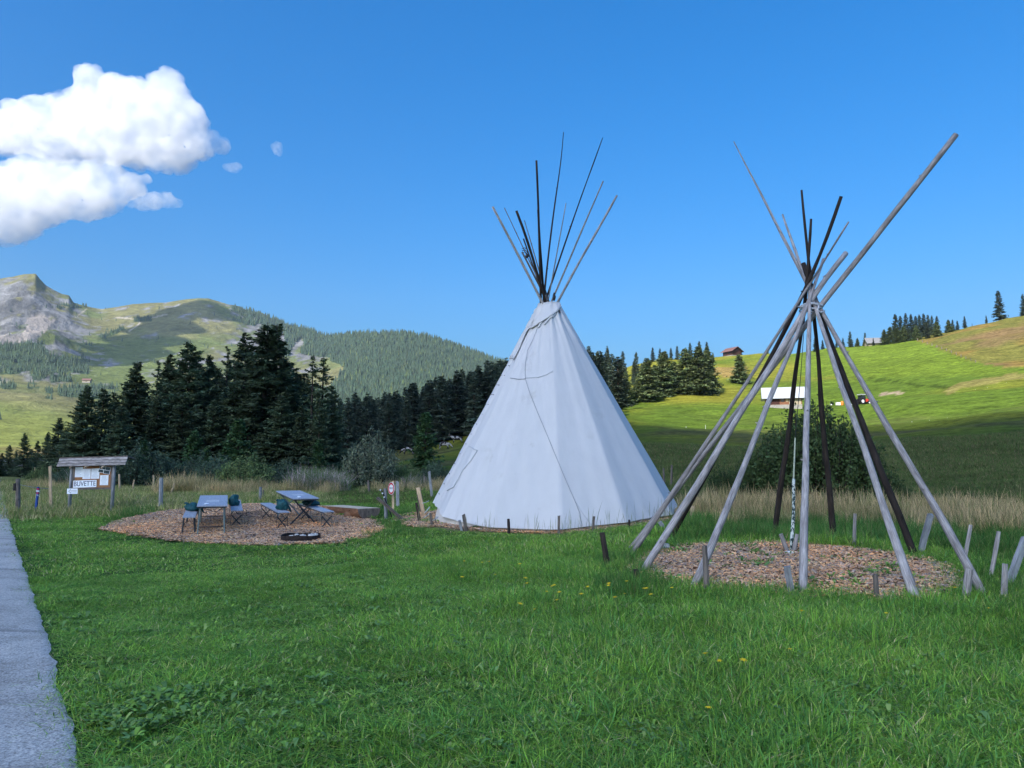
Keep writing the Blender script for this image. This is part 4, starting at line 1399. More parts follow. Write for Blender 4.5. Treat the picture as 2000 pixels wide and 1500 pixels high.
# ------------------------------------------------------------------ stakes and posts
def stake(label, top, foot, wpx, mat, square=False, seed=0, name='wooden_stake', cat='stake', group='wooden stakes round the teepees', lean=0.0, d=None, slant=None):
    b = G(*foot) if d is None else onground(foot[0], d)
    off_ = Vector((b.x - TEE.x, b.y - TEE.y, 0))
    if off_.length < TR + .22:
        p0_ = project(b.x, b.y, b.z)[0]
        off_ = off_.normalized() * (TR + .22)
        b = Vector((TEE.x + off_.x, TEE.y + off_.y, 0))
        b.z = h(b.x, b.y)
        p1_ = project(b.x, b.y, b.z)
        top = (top[0] + p1_[0] - p0_, top[1] + max(0, p1_[1] - foot[1]) * .7)
    t = at(top[0], top[1], b.y + lean)
    r = wpx / 2 / F * b.y
    o = MB()
    rr = np.random.RandomState(seed + 7)
    if square:
        ax = (t - b).normalized()
        n = 5
        off = rr.uniform(0, 20)
        s = Vector((1, rr.uniform(-.4, .4), 0)).normalized()
        f = ax.cross(s).normalized()
        s = f.cross(ax).normalized()
        Vx, gr = [], []
        for k in range(n + 1):
            q = b + (t - b) * (k / n) - ax * (.06 if k == 0 else 0)
            for (a, c) in ((-1, -1), (1, -1), (1, 1), (-1, 1)):
                e = rr.uniform(.9, 1.08)
                Vx.append(q + s * a * r * e + f * c * r * .7 * e)
                gr.append((a * .05 + off, c * .05, k / n * (t - b).length))
        for k in range(4):
            Vx[n * 4 + k] = Vx[n * 4 + k] + ax * rr.uniform(-.03, .03)
        fs = [(k * 4 + i, k * 4 + (i + 1) % 4, k * 4 + 4 + (i + 1) % 4, k * 4 + 4 + i) for k in range(n) for i in range(4)] + [(n * 4, n * 4 + 1, n * 4 + 2, n * 4 + 3)]
        o.add(Vx, fs, gr)
    else:
        q = [b - (t - b).normalized() * .06, b * .7 + t * .3, b * .3 + t * .7, t]
        o.tube(q, [r * 1.08, r * 1.02, r * .98, r * .9], 8, True, .14, seed)
    b0 = b.copy()
    if name not in bpy.data.materials:
        pass
    ob = link(name, MB.add(MB(), [(v[0] - b0.x, v[1] - b0.y, v[2] - b0.z) for v in o.v], o.f, o.g), mat, None, False)
    ob.location = b0
    return tag(ob, label, cat, group)

ST = [
 ('rough brown stake leaning left in the grass between tent and pole frame', (1176, 1040), (1187, 1111), 11, W_DARK, 0),
 ('short burnt stump of a stake at the left foot of the pole frame', (1241, 1112), (1245, 1142), 13, W_DARK, 0),
 ('grey-brown stake standing against the left front pole of the frame', (1376, 1066), (1381, 1157), 11, W_MID, 0),
 ('short leaning stake just left of the upright front pole', (1537, 1107), (1548, 1170), 12, W_BLUE, 1),
 ('short thin stake in the chips between the two right front poles', (1709, 1122), (1713, 1174), 10, W_MID, 0),
 ('stout stake leaning beside the outermost right pole', (1893, 1111), (1886, 1172), 15, W_GREY, 0),
 ('short upright stake alone at the right picture edge', (1963, 1101), (1961, 1172), 11, W_GREY, 0),
 ('long stake leaning right, cut by the right picture edge', (2003, 1050), (1967, 1148), 13, W_BLUE, 1),
 ('slim pale stake crossing behind the outermost right pole', (1896, 1025), (1880, 1116), 7, W_GREY, 0),
 ('slim pale stake right of the frame, leaning right', (1951, 1038), (1934, 1134), 8, W_GREY, 0),
 ('grey stake leaning against the outermost right pole from behind', (1818, 1003), (1797, 1083), 10, W_BLUE, 1),
 ('pale upright stake behind the frame beside the dark right pole', (1670, 1003), (1668, 1072), 7, W_GREY, 0),
 ('rounded peg leaning left behind the white stone', (1525, 1043), (1540, 1084), 9, W_GREY, 0),
 ('rounded peg leaning right behind the white stone', (1557, 1043), (1549, 1084), 8, W_GREY, 0),
 ('small stake leaning at the left front hem of the tent', (878, 1000), (881, 1026), 5, W_MID, 0),
 ('lowest stub of a stake at the front of the tent hem', (916, 1016), (920, 1034), 5, W_BLUE, 1),
 ('leaning stake at the front of the tent right of the low stub', (929, 1003), (934, 1034), 6, W_MID, 1),
 ('straight stake in front of the tent right of the leaning pair', (1012, 1009), (1013, 1037), 5.5, W_DARK, 0),
 ('thin upright stake at the middle of the tent front', (1090, 1004), (1090, 1040), 4.5, W_MID, 1),
 ('stake in front of the tent where the rope comes down', (1156, 1008), (1154, 1037), 5, W_MID, 0),
 ('short stake at the right front of the tent hem', (1229, 1015), (1228, 1035), 4.5, W_DARK, 0),
 ('tall grey post leaning left behind the left corner of the tent', (838, 921), (844, 972), 5, W_BLUE, 1),
 ('broad pale plank stake leaning left at the left corner of the tent', (817, 953), (829, 1010), 7, W_PALE, 1),
 ('thin grey stake behind the broad pale one at the tent corner', (815, 960), (823, 1003), 4, W_MID, 1),
 ('dark stake under the left corner of the tent cover', (838, 981), (845, 1020), 5.5, W_DARK, 0),
 ('pale stake behind the left poles of the frame beside the tent', (1353, 988), (1347, 1024), 6, W_PALE, 1),
 ('grey stake propping under the right hem of the tent', (1289, 1020), (1297, 1034), 8, W_BLUE, 1),
]
for i, (lb, tp, ft, w, ma, sq) in enumerate(ST):
    stake(lb, tp, ft, w, ma, bool(sq), i)
blk = thing('wood_block', 'short sawn grey block of wood lying at the left of the frame chips', 'wood block', G(1298, 1079))
q = MB()
bp = G(1298, 1079)
q.tube([bp + Vector((-.09, 0, .07)), bp + Vector((.07, .02, .075))], [.085, .08], 9, True, .15, 3)
link('block', q, W_BLUE, blk)

# straps tying the lifted hem to the stakes
def strap(label, a, b, r=.016, mat=PALEROPE):
    c = (a + b) / 2
    o = MB()
    o.tube([a - c, (a + b) / 2 - c - Vector((0, 0, .012)), b - c], r, 6)
    ob = link('tie_strap', o, mat, None, True)
    ob.location = c
    return tag(ob, label, 'strap', 'straps tying the tent hem')
yl = TEE.y - .3
strap('pale cord from the tent corner to the broad pale plank stake', at(838, 978, yl), at(824, 983, yl - .1), .008)
strap('upper white strap between the dark corner stake and the plank stake', at(839, 990, yl - .2), at(829, 1002, yl - .3))
strap('lower white strap between the dark corner stake and the plank stake', at(840, 1001, yl - .3), at(828, 1011, yl - .4))
strap('white strap from under the hem to the ground left of the small leaning stake', at(858, 1007, yl - .7), at(843, 1018, yl - 1.0))
strap('white strap under the right hem of the tent beside the frame', at(1278, 1022, yl - 1.0), at(1272, 1034, yl - 1.2), .012)

FPOST = [('pale thin fence post left of the notice board', (98, 911), (99, 994), 5, W_PALE, 1, None), ('grey fence post standing between the notice board and the tables', (315, 933), (314, 993), 8, W_BLUE, 0, None),
 ('thin post in the tall weeds right of the notice board', (233, 926), (234, 950), 4, W_PALE, 0, 44), ('slanting thin stick in the weeds right of the thin post', (262, 937), (259, 952), 3, W_PALE, 0, 44), ('thin post in the weeds halfway to the grey fence post', (300, 928), (300, 950), 3.5, W_PALE, 0, 45),
 ('thin pale post behind the grey fence post', (328, 930), (328, 950), 3, W_MID, 0, 46), ('slanting pale stick right of the grey fence post', (341, 944), (333, 970), 3, W_PALE, 0, 38), ('thin post rising behind the left table', (417, 950), (417, 975), 4, W_MID, 0, 38),
 ('grey post in the brown weeds between the two tables', (509, 951), (508, 990), 6, W_BLUE, 0, 30), ('thin post directly behind the grey one between the tables', (514, 957), (514, 988), 3, W_MID, 0, 32), ('leaning grey post in the weeds behind the log bench', (719, 938), (721, 972), 5, W_MID, 0, 36),
 ('grey-green post right of the red-ringed sign', (776, 940), (777, 989), 6, W_BLUE, 1, None), ('thin post at the meadow edge right of the tent, left one', (1296, 914), (1297, 946), 4, W_MID, 0, 45), ('thin post at the meadow edge right of the tent, right one', (1312, 908), (1311, 949), 4, W_MID, 0, 44),
 ('tiny post far left in the pasture behind the notice board', (68, 913), (68, 925), 2.2, W_PALE, 0, 80), ('thin stick between the road-end scrub and the notice board', (128, 921), (128, 938), 2.5, W_MID, 0, 58)]
for i, (lb, tp, ft, w, ma, sq, d) in enumerate(FPOST):
    stake(lb, tp, ft, w, ma, bool(sq), 60 + i, 'fence_post', 'fence post', 'posts of the pasture fence', d=d)
MP = [(1781, 823, 152), (1815, 826, 150), (1889, 812, 155), (1957, 812, 152), (1711, 830, 150), (1736, 829, 152), (1850, 822, 152), (1340, 833, 160), (1378, 830, 160), (1400, 838, 150), (1928, 762, 222), (1965, 758, 226), (1905, 765, 222), (1865, 770, 220), (1800, 776, 222)]
for i, (px, yt, d) in enumerate(MP):
    b = onground(px, d)
    stake('thin white electric-fence stake on the meadow behind the pole frame', (px, yt if i > 6 else yt), (px, 0), 1.1, STAKEGREY, False, 90 + i, 'fence_stake', 'fence stake', 'thin stakes of the meadow fence', d=d)
# fence line below the brown hill
for i, px in enumerate(np.linspace(1792, 1905, 13)):
    py = np.interp(px, [1780, 1800, 1850, 1905], [662, 668, 686, 708])
    b = G(px, py, 200)
    stake('tiny wooden post in the fence line below the brown hill', (px, py - 4.5), (px, py), 1.6, W_MID, False, 120 + i, 'fence_post', 'fence post', 'fence posts below the brown hill', d=math.hypot(b.x, b.y))

# ------------------------------------------------------------------ lettering helper
def text_mesh(s, size):
    cu = bpy.data.curves.new('lettering', 'FONT')
    cu.body = s
    cu.size = size
    cu.align_x = 'CENTER'
    cu.align_y = 'CENTER'
    cu.extrude = .001
    ob = bpy.data.objects.new('lettering_form', cu)
    COL.objects.link(ob)
    bpy.context.view_layer.update()
    me = bpy.data.meshes.new_from_object(ob.evaluated_get(bpy.context.evaluated_depsgraph_get()))
    bpy.data.objects.remove(ob)
    return me

# ------------------------------------------------------------------ notice board
bl_, br_ = G(138, 998), G(221, 996)
BY = (bl_.y + br_.y) / 2 - .1
bw = at(138, 950, BY), at(221, 950, BY - .55)
ax_ = Vector((bw[1].x - bw[0].x, bw[1].y - bw[0].y, 0)).normalized()
nrm = Vector((ax_.y, -ax_.x, 0))                   # faces the camera side
bo = Vector((bw[0].x, bw[0].y, 0))
W_ = (Vector((bw[1].x, bw[1].y, 0)) - bo).length
zb_ = h(bo.x, bo.y)
board = thing('notice_board', 'roofed wooden notice board with papers beside the concrete road', 'notice board', (bo.x, bo.y, zb_))
ROTB = Matrix((ax_, -nrm, Vector((0, 0, 1)))).transposed()
def bz(py, f):
    Y = bo.y + ax_.y * W_ * f
    return at(180, py, Y).z
def bp_(f, z, out=0.0):
    return bo + ax_ * (W_ * f) + nrm * out + Vector((0, 0, z))
for f, y0, y1 in ((0.0, 906, 999), (1.0, 900, 998)):
    q = MB()
    a, b = bp_(f, zb_ - .1), bp_(f, bz(y0, f))
    q.tube([a, a * .5 + b * .5, b], [.062, .058, .055], 8, True, .08, int(f * 9 + 3))
    link('post', q, W_BLUE, board, True)
roll = math.radians(1.6)
RB = ROTB @ Matrix.Rotation(-math.radians(1.0), 3, 'Y')
zc_ = (bz(909, .5) + bz(953, .5)) / 2
hgt_ = abs(bz(909, .5) - bz(953, .5)) / 2
q = MB()
q.box(bp_(.5, zc_, -.02), W_ / 2 - .05, .012, hgt_, RB)
link('back_panel', q, CORK, board)
for z, hh_ in ((zc_ - hgt_ - .02, .035), (zc_ + hgt_ + .01, .03)):
    q = MB()
    q.box(bp_(.5, z, -.015), W_ / 2 - .04, .03, hh_, RB)
    link('rail', q, W_MID, board)
q = MB()
q.box(bp_(.955, zc_, -.01), .045, .016, hgt_, RB, 'z')
link('side_board', q, W_MID, board)
q = MB()
q.box(bp_(.06, zc_, -.01), .05, .016, hgt_, RB, 'z')
link('side_board', q, W_MID, board)
zr0 = bz(909, .5)
for k, (out, dz) in enumerate(((.20, .01), (.165, .105), (.13, .20))):
    q = MB()
    q.box(bp_(.56, zr0 + dz + .02, out), W_ * .80, .043, .014, RB @ Matrix.Rotation(math.radians(74 - 3 * k), 3, 'X'))
    link('roof_plank', q, W_GREY, board)
for k, (out, dz) in enumerate(((.05, .262), (-.06, .24), (-.17, .215))):
    q = MB()
    q.box(bp_(.56, zr0 + dz, out), W_ * .80, .075, .022, RB @ Matrix.Rotation(math.radians(-18), 3, 'X'))
    link('roof_plank', q, W_MID, board)
for f in (.12, .46, .86):
    q = MB()
    q.box(bp_(f, zr0 + .02, .1), .03, .22, .025, RB @ Matrix.Rotation(math.radians(30), 3, 'X'), 'y')
    link('bracket', q, W_PALE, board)
pxw = W_ / 83.0
def sheet(name, x0, y0, x1, y1, mat, label, out=.0, rot=0, parent=None, th=.003):
    """flat sheet on the board from photo pixels"""
    f0, f1 = (x0 - 138) / 83, (x1 - 138) / 83
    fm = (f0 + f1) / 2
    z0, z1 = bz(y0, fm), bz(y1, fm)
    q = MB()
    q.box(bp_(fm, (z0 + z1) / 2, out), (f1 - f0) * W_ / 2, th, abs(z0 - z1) / 2, RB @ Matrix.Rotation(rot, 3, 'Y'))
    return link(name, q, mat, board, label=label), bp_(fm, (z0 + z1) / 2, out + th + .0005), (f1 - f0) * W_, abs(z0 - z1)
LINES = simple('faint_print', (.30, .36, .46), .9, .05, 0, .2)
def printed(x0, y0, x1, y1, label, rot=0, n=7, seed=0, blank=()):
    s, c_, w_, h_ = sheet('paper', x0, y0, x1, y1, PAPER, label, .0, rot)
    rr = random.Random(seed)
    q = MB()
    for k in range(n):
        if k in blank:
            continue
        zz = h_ * (.40 - .8 * k / (n - 1))
        wl = w_ * rr.uniform(.22, .40)
        q.box(c_ + RB @ Matrix.Rotation(rot, 3, 'Y') @ Vector((rr.uniform(-.05, .05) * w_, 0, zz)), wl, .0006, h_ * .013, RB @ Matrix.Rotation(rot, 3, 'Y'))
    link('print', q, LINES, s if False else board)
    return s
printed(143.5, 912, 160, 932, 'sheet of paper at the top left of the board', 0, 7, 1)
printed(160.3, 915.5, 176, 935.5, 'second sheet of paper, hanging slightly lower', 0, 8, 2)
printed(177, 915, 193, 935, 'third sheet of paper beside the photo sheets', 0, 8, 3)
printed(195, 928, 211, 947.5, 'sheet of paper at the lower right of the board', 0, 9, 4)
for (x0, y0, x1, y1) in ((193.3, 911, 204.5, 916.6), (205, 912.5, 213.5, 918.5), (191.5, 917.3, 200.5, 922.5), (201.5, 919, 212.5, 925)):
    r_ = math.radians(8)
    sheet('photo_border', x0 - .6, y0 - .6, x1 + .6, y1 + .6, PAPER, None, .002, r_)
    sheet('photo_print', x0, y0, x1, y1, PHOTO, None, .006, r_)
s, c_, w_, h_ = sheet('word_sign', 143.5, 938, 189, 952, PAPER, 'white sign reading BUVETTE', .012, -math.radians(1))
tm = text_mesh('BUVETTE', .30)
xs = [v.co.x for v in tm.vertices]
tw_ = max(xs) - min(xs)
tm.transform(Matrix.Scale(w_ * .93 / tw_, 4))
tm.transform((RB @ Matrix.Rotation(-math.radians(1), 3, 'Y') @ Matrix.Rotation(math.pi / 2, 3, 'X')).to_4x4())
tm.transform(Matrix.Translation(c_ + nrm * .002 - board.location))
link('lettering', tm, INK, board)
s, c_, w_, h_ = sheet('arrow_sign', 135, 954, 156, 964.5, PAPER, 'small white sign with an arrow pointing left', .075)
q = MB()
L_ = lambda x, z: c_ + RB @ Vector((x * w_, 0, z * h_)) + nrm * .001
for a, b in (((-.34, 0), (-.12, .33)), ((-.34, 0), (-.12, -.33)), ((-.16, .16), (.42, .16)), ((-.16, -.13), (.42, -.13))):
    q.tube([L_(*a), L_(*b)], h_ * .035, 4)
link('arrow', q, INK, board)

# ------------------------------------------------------------------ wire gate at the road
gp = stake('round brown fence post with black energiser box at the road edge', (35, 935), (35, 999), 8, W_MID, False, 55, 'gate_post', 'post', None)
bx = MB()
c0 = at(29, 951, gp.location.y - .05) - gp.location
bx.box(c0, .03, .05, .13)
b_ = bx.mesh('energiser_box')
b_.materials.append(BLACK)
bo_ = bpy.data.objects.new('energiser_box', b_)
COL.objects.link(bo_)
bo_.parent = gp
bs = stake('blue plastic post leaning right, wrapped with red and white tape', (74.5, 951), (70, 999), 5, BLUEPAINT, False, 56, 'blue_post', 'post', None)
for k, (yy_, ma, w) in enumerate(((955, RED, .05), (959, WHITE, .06), (963, RED, .05), (967, WHITE, .035))):
    t_ = MB()
    c0 = at(74.5 - k * .35, yy_, bs.location.y) - bs.location
    t_.box(c0, w * .7, .04, .028, Matrix.Rotation(.5 - k * .4, 3, 'Y'))
    t_.tube([c0, c0 + Vector((.09 * (1 if k % 2 else -.6), -.02, -.05))], [.012, .004], 4)
    me_ = t_.mesh('tape')
    me_.materials.append(ma)
    o_ = bpy.data.objects.new('tape', me_)
    COL.objects.link(o_)
    o_.parent = bs
p1, p2 = at(36, 946, gp.location.y), at(98, 955, gp.location.y + 1.2)
wr = MB()
c0 = (p1 + p2) / 2
wr.tube([p1 - c0, Vector((0, 0, -.03)), p2 - c0], .011, 5)
o_ = link('gate_wire', wr, ROPE, None, True)
o_.location = c0
tag(o_, 'sagging pale gate wire between the brown post and the pale thin post', 'wire')

# ------------------------------------------------------------------ red ringed sign and the post beside it
sf = G(767, 996)
sign = thing('round_sign', 'round white sign with red ring on a pale wooden post', 'sign', sf)
st_, sd = at(764, 940, sf.y), at(764.4, 954, sf.y)
q = MB()
q.box((sf + st_) / 2 + Vector((.03, .045, -.02)), .038, .02, (st_ - sf).length / 2 + .02, Matrix.Rotation(-.02, 3, 'Y'), 'z')
link('post', q, W_PALE, sign)
def disc(r, th, c, n=40):
    q = MB()
    q.tube([c + Vector((0, th, 0)), c - Vector((0, th, 0))], r, n)
    return q
rp_ = 11.8 / F * sf.y
dc = sd + Vector((0, -.0, 0))
TURN = Matrix.Translation(dc) @ Matrix.Rotation(math.radians(-50), 4, 'Z') @ Matrix.Translation(-dc)      # the sign faces the road
def turned(q):
    q.v = [tuple(TURN @ Vector(p)) for p in q.v]
    return q
link('plate', turned(disc(rp_, .006, dc)), WHITE, sign)
def annulus(r0, r1, c, n=48):
    q = MB()
    V = []
    for k in range(n):
        t = 2 * math.pi * k / n
        for r in (r0, r1):
            V.append(c + Vector((math.cos(t) * r, 0, math.sin(t) * r)))
    q.add(V, [(2 * k, 2 * k + 1, 2 * ((k + 1) % n) + 1, 2 * ((k + 1) % n)) for k in range(n)])
    return q
link('red_ring', turned(annulus(rp_ * .66, rp_ * .93, dc + Vector((0, -.009, 0)))), RED, sign)
tm = text_mesh('PRIVÉ', .2)
xs = [v.co.x for v in tm.vertices]
tm.transform(Matrix.Scale(rp_ * 1.12 / (max(xs) - min(xs)), 4))
tm.transform(Matrix.Rotation(math.pi / 2, 4, 'X'))
tm.transform(Matrix.Translation(dc + Vector((0, -.009, 0))))
tm.transform(TURN)
tm.transform(Matrix.Translation(-sign.location))
link('lettering', tm, INK, sign)
pf_ = G(753, 1015)
gpost = stake('blue-grey gate post with a black insulated handle, left of the red-ringed sign', (752, 954), (754, 1015), 6.5, W_BLUE, False, 57, 'gate_post', 'post', None)
dq = stake('grey board leaning across the foot of the gate post beside the sign', (737, 972), (790, 1018), 5.5, W_MID, True, 58, 'leaning_board', 'board', None)
hs_ = thing('gate_spring', 'black gate spring with white insulators hanging on the gate post', 'gate handle', G(754, 1015))
q = MB()
Yg = pf_.y - .07
q.tube([at(*a, Yg) for a in ((744, 956), (748, 964), (752, 975), (757, 987), (763, 1003), (766, 1012))], [.012, .02, .022, .02, .018, .014], 6)
link('spring', q, BLACK, hs_, True)
for a in ((743, 957), (747, 963.5), (750.5, 971)):
    q = MB()
    q.blob(at(*a, Yg - .02), .028, .028, .026, 1, .2, 1)
    link('insulator', q, WHITE, hs_)

# ------------------------------------------------------------------ folding tables and benches
def local_thing(name, label, cat, loc, rz, group, tilt=(0, 0)):
    o = thing(name, label, cat, loc, group)
    o.rotation_euler = (tilt[0], tilt[1], rz)
    return o
def lpart(name, mb, mat, parent, smooth=False, label=None):
    me = mb.mesh(name, smooth)
    me.materials.append(mat)
    o = bpy.data.objects.new(name, me)
    COL.objects.link(o)
    o.parent = parent
    if label:
        o['label'] = label
    return o
m = M('worn_blue_grey_board', .55, .3)
g_ = m.obj()
nz = m.noise(m.scale(g_, (6, 1, 1)), 7, 5, .65)
m.color(m.ramp(nz, [(.3, (.24, .27, .33)), (.55, (.36, .40, .46)), (.75, (.52, .54, .58))]))
BOARD = m.m
PRINT = simple('pale_print', (.66, .68, .68), .7, .2, 0, .15, 50)
def slab(o, x, y, z, sx, sy, sz):
    """board with rounded long edges"""
    o.box(Vector((x, y, z)), sx, sy, sz)
    o.box(Vector((x, y, z - sz * .3)), sx + .006, sy + .006, sz * .55)
    return o
def table(label, loc, rz, kind, tilt):
    t = local_thing('folding_table', label, 'table', loc, rz, 'folding beer tables', tilt)
    L, Wd, H = 1.1, .36, .76
    for k in (-1, 0, 1):
        lpart('table_plank', slab(MB(), k * Wd * .667, 0, H, Wd * .328, L, .014), BOARD, t)
    q = MB()
    for s in (-1, 1):
        q.box(Vector((s * (Wd - .02), 0, H - .03)), .012, L * .97, .018, None, 'y')
        q.box(Vector((0, s * (L - .03), H - .03)), Wd - .03, .012, .018)
    lpart('frame', q, DARKSTEEL, t)
    q = MB()
    for y in (-.28, -.12, .02):
        q.box(Vector((0, y, H + .0155)), .16, .028 if y != .02 else .02, .001)
    lpart('print', q, PRINT, t)
    q = MB()
    q.blob(Vector((-.15, -.85, H + .03)), .06, .07, .02, 3, .5, 1)
    lpart('leaf', q, PAPER, t)
    if kind == 'u':
        for y in (-L + .12, L - .22):
            for x in (-1, 1):
                q = MB()
                q.tube([Vector((x * (Wd - .08), y, H - .03)), Vector((x * (Wd - .035), y - .02, 0))], .019, 7)
                lpart('leg', q, GREENSTEEL, t)
            q = MB()
            q.tube([Vector((-Wd + .06, y, .22)), Vector((Wd - .06, y, .22))], .012, 6)
            q.tube([Vector((-Wd + .1, y, H - .05)), Vector((.1, y + .25, H - .2)), Vector((Wd - .1, y, H - .05))], .009, 5)
            lpart('brace', q, DARKSTEEL, t)
    else:
        for y in (-L + .2, L - .2):
            for x in (-1, 1):
                q = MB()
                q.tube([Vector((x * (Wd - .06), y, H - .03)), Vector((-x * (Wd + .02), y + .02 * x, 0))], .021, 7)
                lpart('leg', q, DARKSTEEL if y < 0 else GREENSTEEL, t)
        q = MB()
        q.tube([Vector((0, -L + .2, H * .48)), Vector((0, L - .2, H * .48))], .010, 5)
        for x in (-1, 1):
            q.tube([Vector((x * .22, -L + .22, H - .04)), Vector((0, -.2, H * .5))], .008, 5)
        lpart('brace', q, DARKSTEEL, t)
    return t
def bench(label, loc, rz, kind, tilt=(0, 0)):
    t = local_thing('folding_bench', label, 'bench', loc, rz, 'folding benches', tilt)
    L, Wd, H = 1.1, .15, .47
    for k in (-.5, .5):
        lpart('seat_plank', slab(MB(), k * Wd, 0, H, Wd * .485, L, .014), BOARD, t)
    q = MB()
    for s in (-1, 1):
        q.box(Vector((s * (Wd - .01), 0, H - .026)), .01, L * .97, .014, None, 'y')
    lpart('frame', q, DARKSTEEL, t)
    for y in (-L + .14, L - .14):
        if kind == 'u':
            for x in (-1, 1):
                q = MB()
                q.tube([Vector((x * (Wd - .03), y, H - .02)), Vector((x * (Wd + .01), y - .02, 0))], .024, 6)
                lpart('leg', q, DARKSTEEL, t)
        else:
            for x in (-1, 1):
                q = MB()
                q.tube([Vector((x * (Wd - .02), y, H * .72)), Vector((-x * Wd, y + .01 * x, .02))], .016, 6)
                lpart('leg', q, DARKSTEEL, t)
            q = MB()
            for x in (-1, 1):
                q.tube([Vector((x * (Wd - .01), y, H - .02)), Vector((x * (Wd), y, 0))], .006, 5)
            q.tube([Vector((-Wd, y, 0.01)), Vector((Wd, y, 0.01))], .008, 5)
            lpart('wire_leg', q, DARKSTEEL, t)
    q = MB()
    q.tube([Vector((-Wd + .03, -L + .14, .26)), Vector((0, -.4, H - .04)), Vector((Wd - .03, -L + .14, .26))], .008, 5)
    lpart('brace', q, DARKSTEEL, t)
    return t
def midfoot(px, pyn, back):
    """centre of a long thing whose near end stands at a pixel"""
    a = G(px, pyn)
    d = Vector((a.x, a.y, 0)).normalized()
    return a, d
def place(px, pyn, ang, half):
    a = G(px, pyn)
    c = Vector((a.x + math.sin(ang) * half, a.y + math.cos(ang) * half, 0))
    z0 = a.z
    z1 = h(a.x + math.sin(ang) * 2 * half, a.y + math.cos(ang) * 2 * half)
    c.z = (z0 + z1) / 2
    return c, -ang, (math.atan2(z1 - z0, 2 * half), 0)
a0 = math.radians(colaz(413))
c_, rz_, tl = place(412, 1046, a0 + .02, 1.0)
table('folding table of blue-grey boards on straight legs, at the left of the chip bed', c_, rz_, 'u', tl)
c_, rz_, tl = place(368, 1045, a0 + .03, .95)
bench('bench left of the straight-legged table, standing on dark straight legs', c_, rz_, 'u', tl)
BAG1 = (c_, rz_, tl)
c_, rz_, tl = place(461, 1030, a0 + .0, .95)
bench('narrow bench on crossed legs right of the straight-legged table', c_, rz_, 'x', tl)
BAG2 = (c_, rz_, tl)
a1 = math.radians(colaz(590)) - .24
c_, rz_, tl = place(594, 1027, a1, 1.0)
table('folding table on crossed legs next to the log bench', c_, rz_, 'x', tl)
c_, rz_, tl = place(550, 1034, a1 - .02, .95)
bench('bench on crossed legs left of the cross-legged table', c_, rz_, 'x', tl)
BAG3 = (c_, rz_, tl)
c_, rz_, tl = place(637, 1033, a1 - .05, .95)
bench('bench on crossed legs between the cross-legged table and the log bench', c_, rz_, 'x', tl)
BAG4 = (c_, rz_, tl)
def bag(label, spot, along, side, sx, sy, sz, seed, tail=True):
    c, rz, tl = spot
    mt_ = Matrix.Translation(c) @ Euler((tl[0], tl[1], rz)).to_matrix().to_4x4()
    p = mt_ @ Vector((side, along, .485))
    o = MB()
    o.blob(Vector((0, 0, sz * .75)), sx, sy, sz, seed, .45, 3, 1.3)
    o.blob(Vector((sx * .55, -sy * .3, sz * .42)), sx * .6, sy * .6, sz * .55, seed + 1, .45, 2, 1.5)
    if tail:
        o.tube([Vector((-sx * .5, 0, sz * 1.3)), Vector((-sx * .95, 0, sz * 1.75)), Vector((-sx * 1.1, .02, sz * 1.6))], [.05, .03, .012], 6, True, .4, seed)
        o.tube([Vector((sx * .6, -sy * .2, sz * .6)), Vector((sx * 1.15, -sy * .3, .03)), Vector((sx * 1.4, -sy * .3, -.06))], [.06, .035, .015], 6, True, .4, seed + 3)
    ob = link('fabric_bag', o, BAG, None, True)
    ob.location = p
    ob.rotation_euler = (0, 0, rz)
    return tag(ob, label, 'bag', 'crumpled green bags on the benches')
bag('crumpled dark green bag draped on the far-left bench', BAG1, .05, .03, .20, .20, .12, 1)
bag('dark green bag standing upright on the narrow bench right of the left table', BAG2, -.1, -.06, .14, .17, .17, 5, False)
bag('round dark green bag on the bench left of the cross-legged table', BAG3, -.62, .07, .16, .18, .16, 8)
bag('flat dark green bag lying on the bench beside the log', BAG4, .55, .0, .24, .20, .09, 11, False)

# ------------------------------------------------------------------ fire ring
fp = G(577, 1062)
rx_ = 38 / F * fp.y
pit = thing('fire_pit', 'low rusty black iron fire ring full of pale stones and ash', 'fire pit', fp)
q = MB()
n = 40
V = []
for k in range(n):
    t = 2 * math.pi * k / n
    for r, z in ((1.0, -.05), (1.0, .17), (.96, .17), (.96, .0)):
        x, y = fp.x + math.cos(t) * rx_ * r, fp.y + rx_ * .95 + math.sin(t) * rx_ * r * .95
        V.append((x, y, h(x, y) + z + .012 * math.sin(3 * t)))
q.add(V, [(4 * k + j, 4 * ((k + 1) % n) + j, 4 * ((k + 1) % n) + j + 1, 4 * k + j + 1) for k in range(n) for j in range(3)])
link('iron_ring', q, RUST, pit)
q = MB()
V = [(fp.x, fp.y + rx_ * .95, h(fp.x, fp.y + rx_) + .10)]
for r in (.5, .96):
    for k in range(24):
        t = 2 * math.pi * k / 24
        x, y = fp.x + math.cos(t) * rx_ * r, fp.y + rx_ * .95 + math.sin(t) * rx_ * r * .95
        V.append((x, y, h(x, y) + (.10 if r < .9 else .07) + .02 * noise.noise(Vector((x * 6, y * 6, 0)))))
q.add(V, [(0, 1 + k, 1 + (k + 1) % 24) for k in range(24)] + [(1 + k, 25 + k, 25 + (k + 1) % 24, 1 + (k + 1) % 24) for k in range(24)])
link('ash_bed', q, ASH, pit, True)
rr = random.Random(3)
for k in range(15):
    t, r = rr.uniform(0, 6.28), math.sqrt(rr.random()) * rx_ * .8
    q = MB()
    x, y = fp.x + math.cos(t) * r, fp.y + rx_ * .95 + math.sin(t) * r * .9
    q.blob(Vector((x, y, h(x, y) + .14)), rr.uniform(.04, .08), rr.uniform(.04, .07), rr.uniform(.03, .055), k, .5, 2)
    link('stone', q, STONE if k % 3 else RUST, pit)
q = MB()
ap = G(540, 1065)
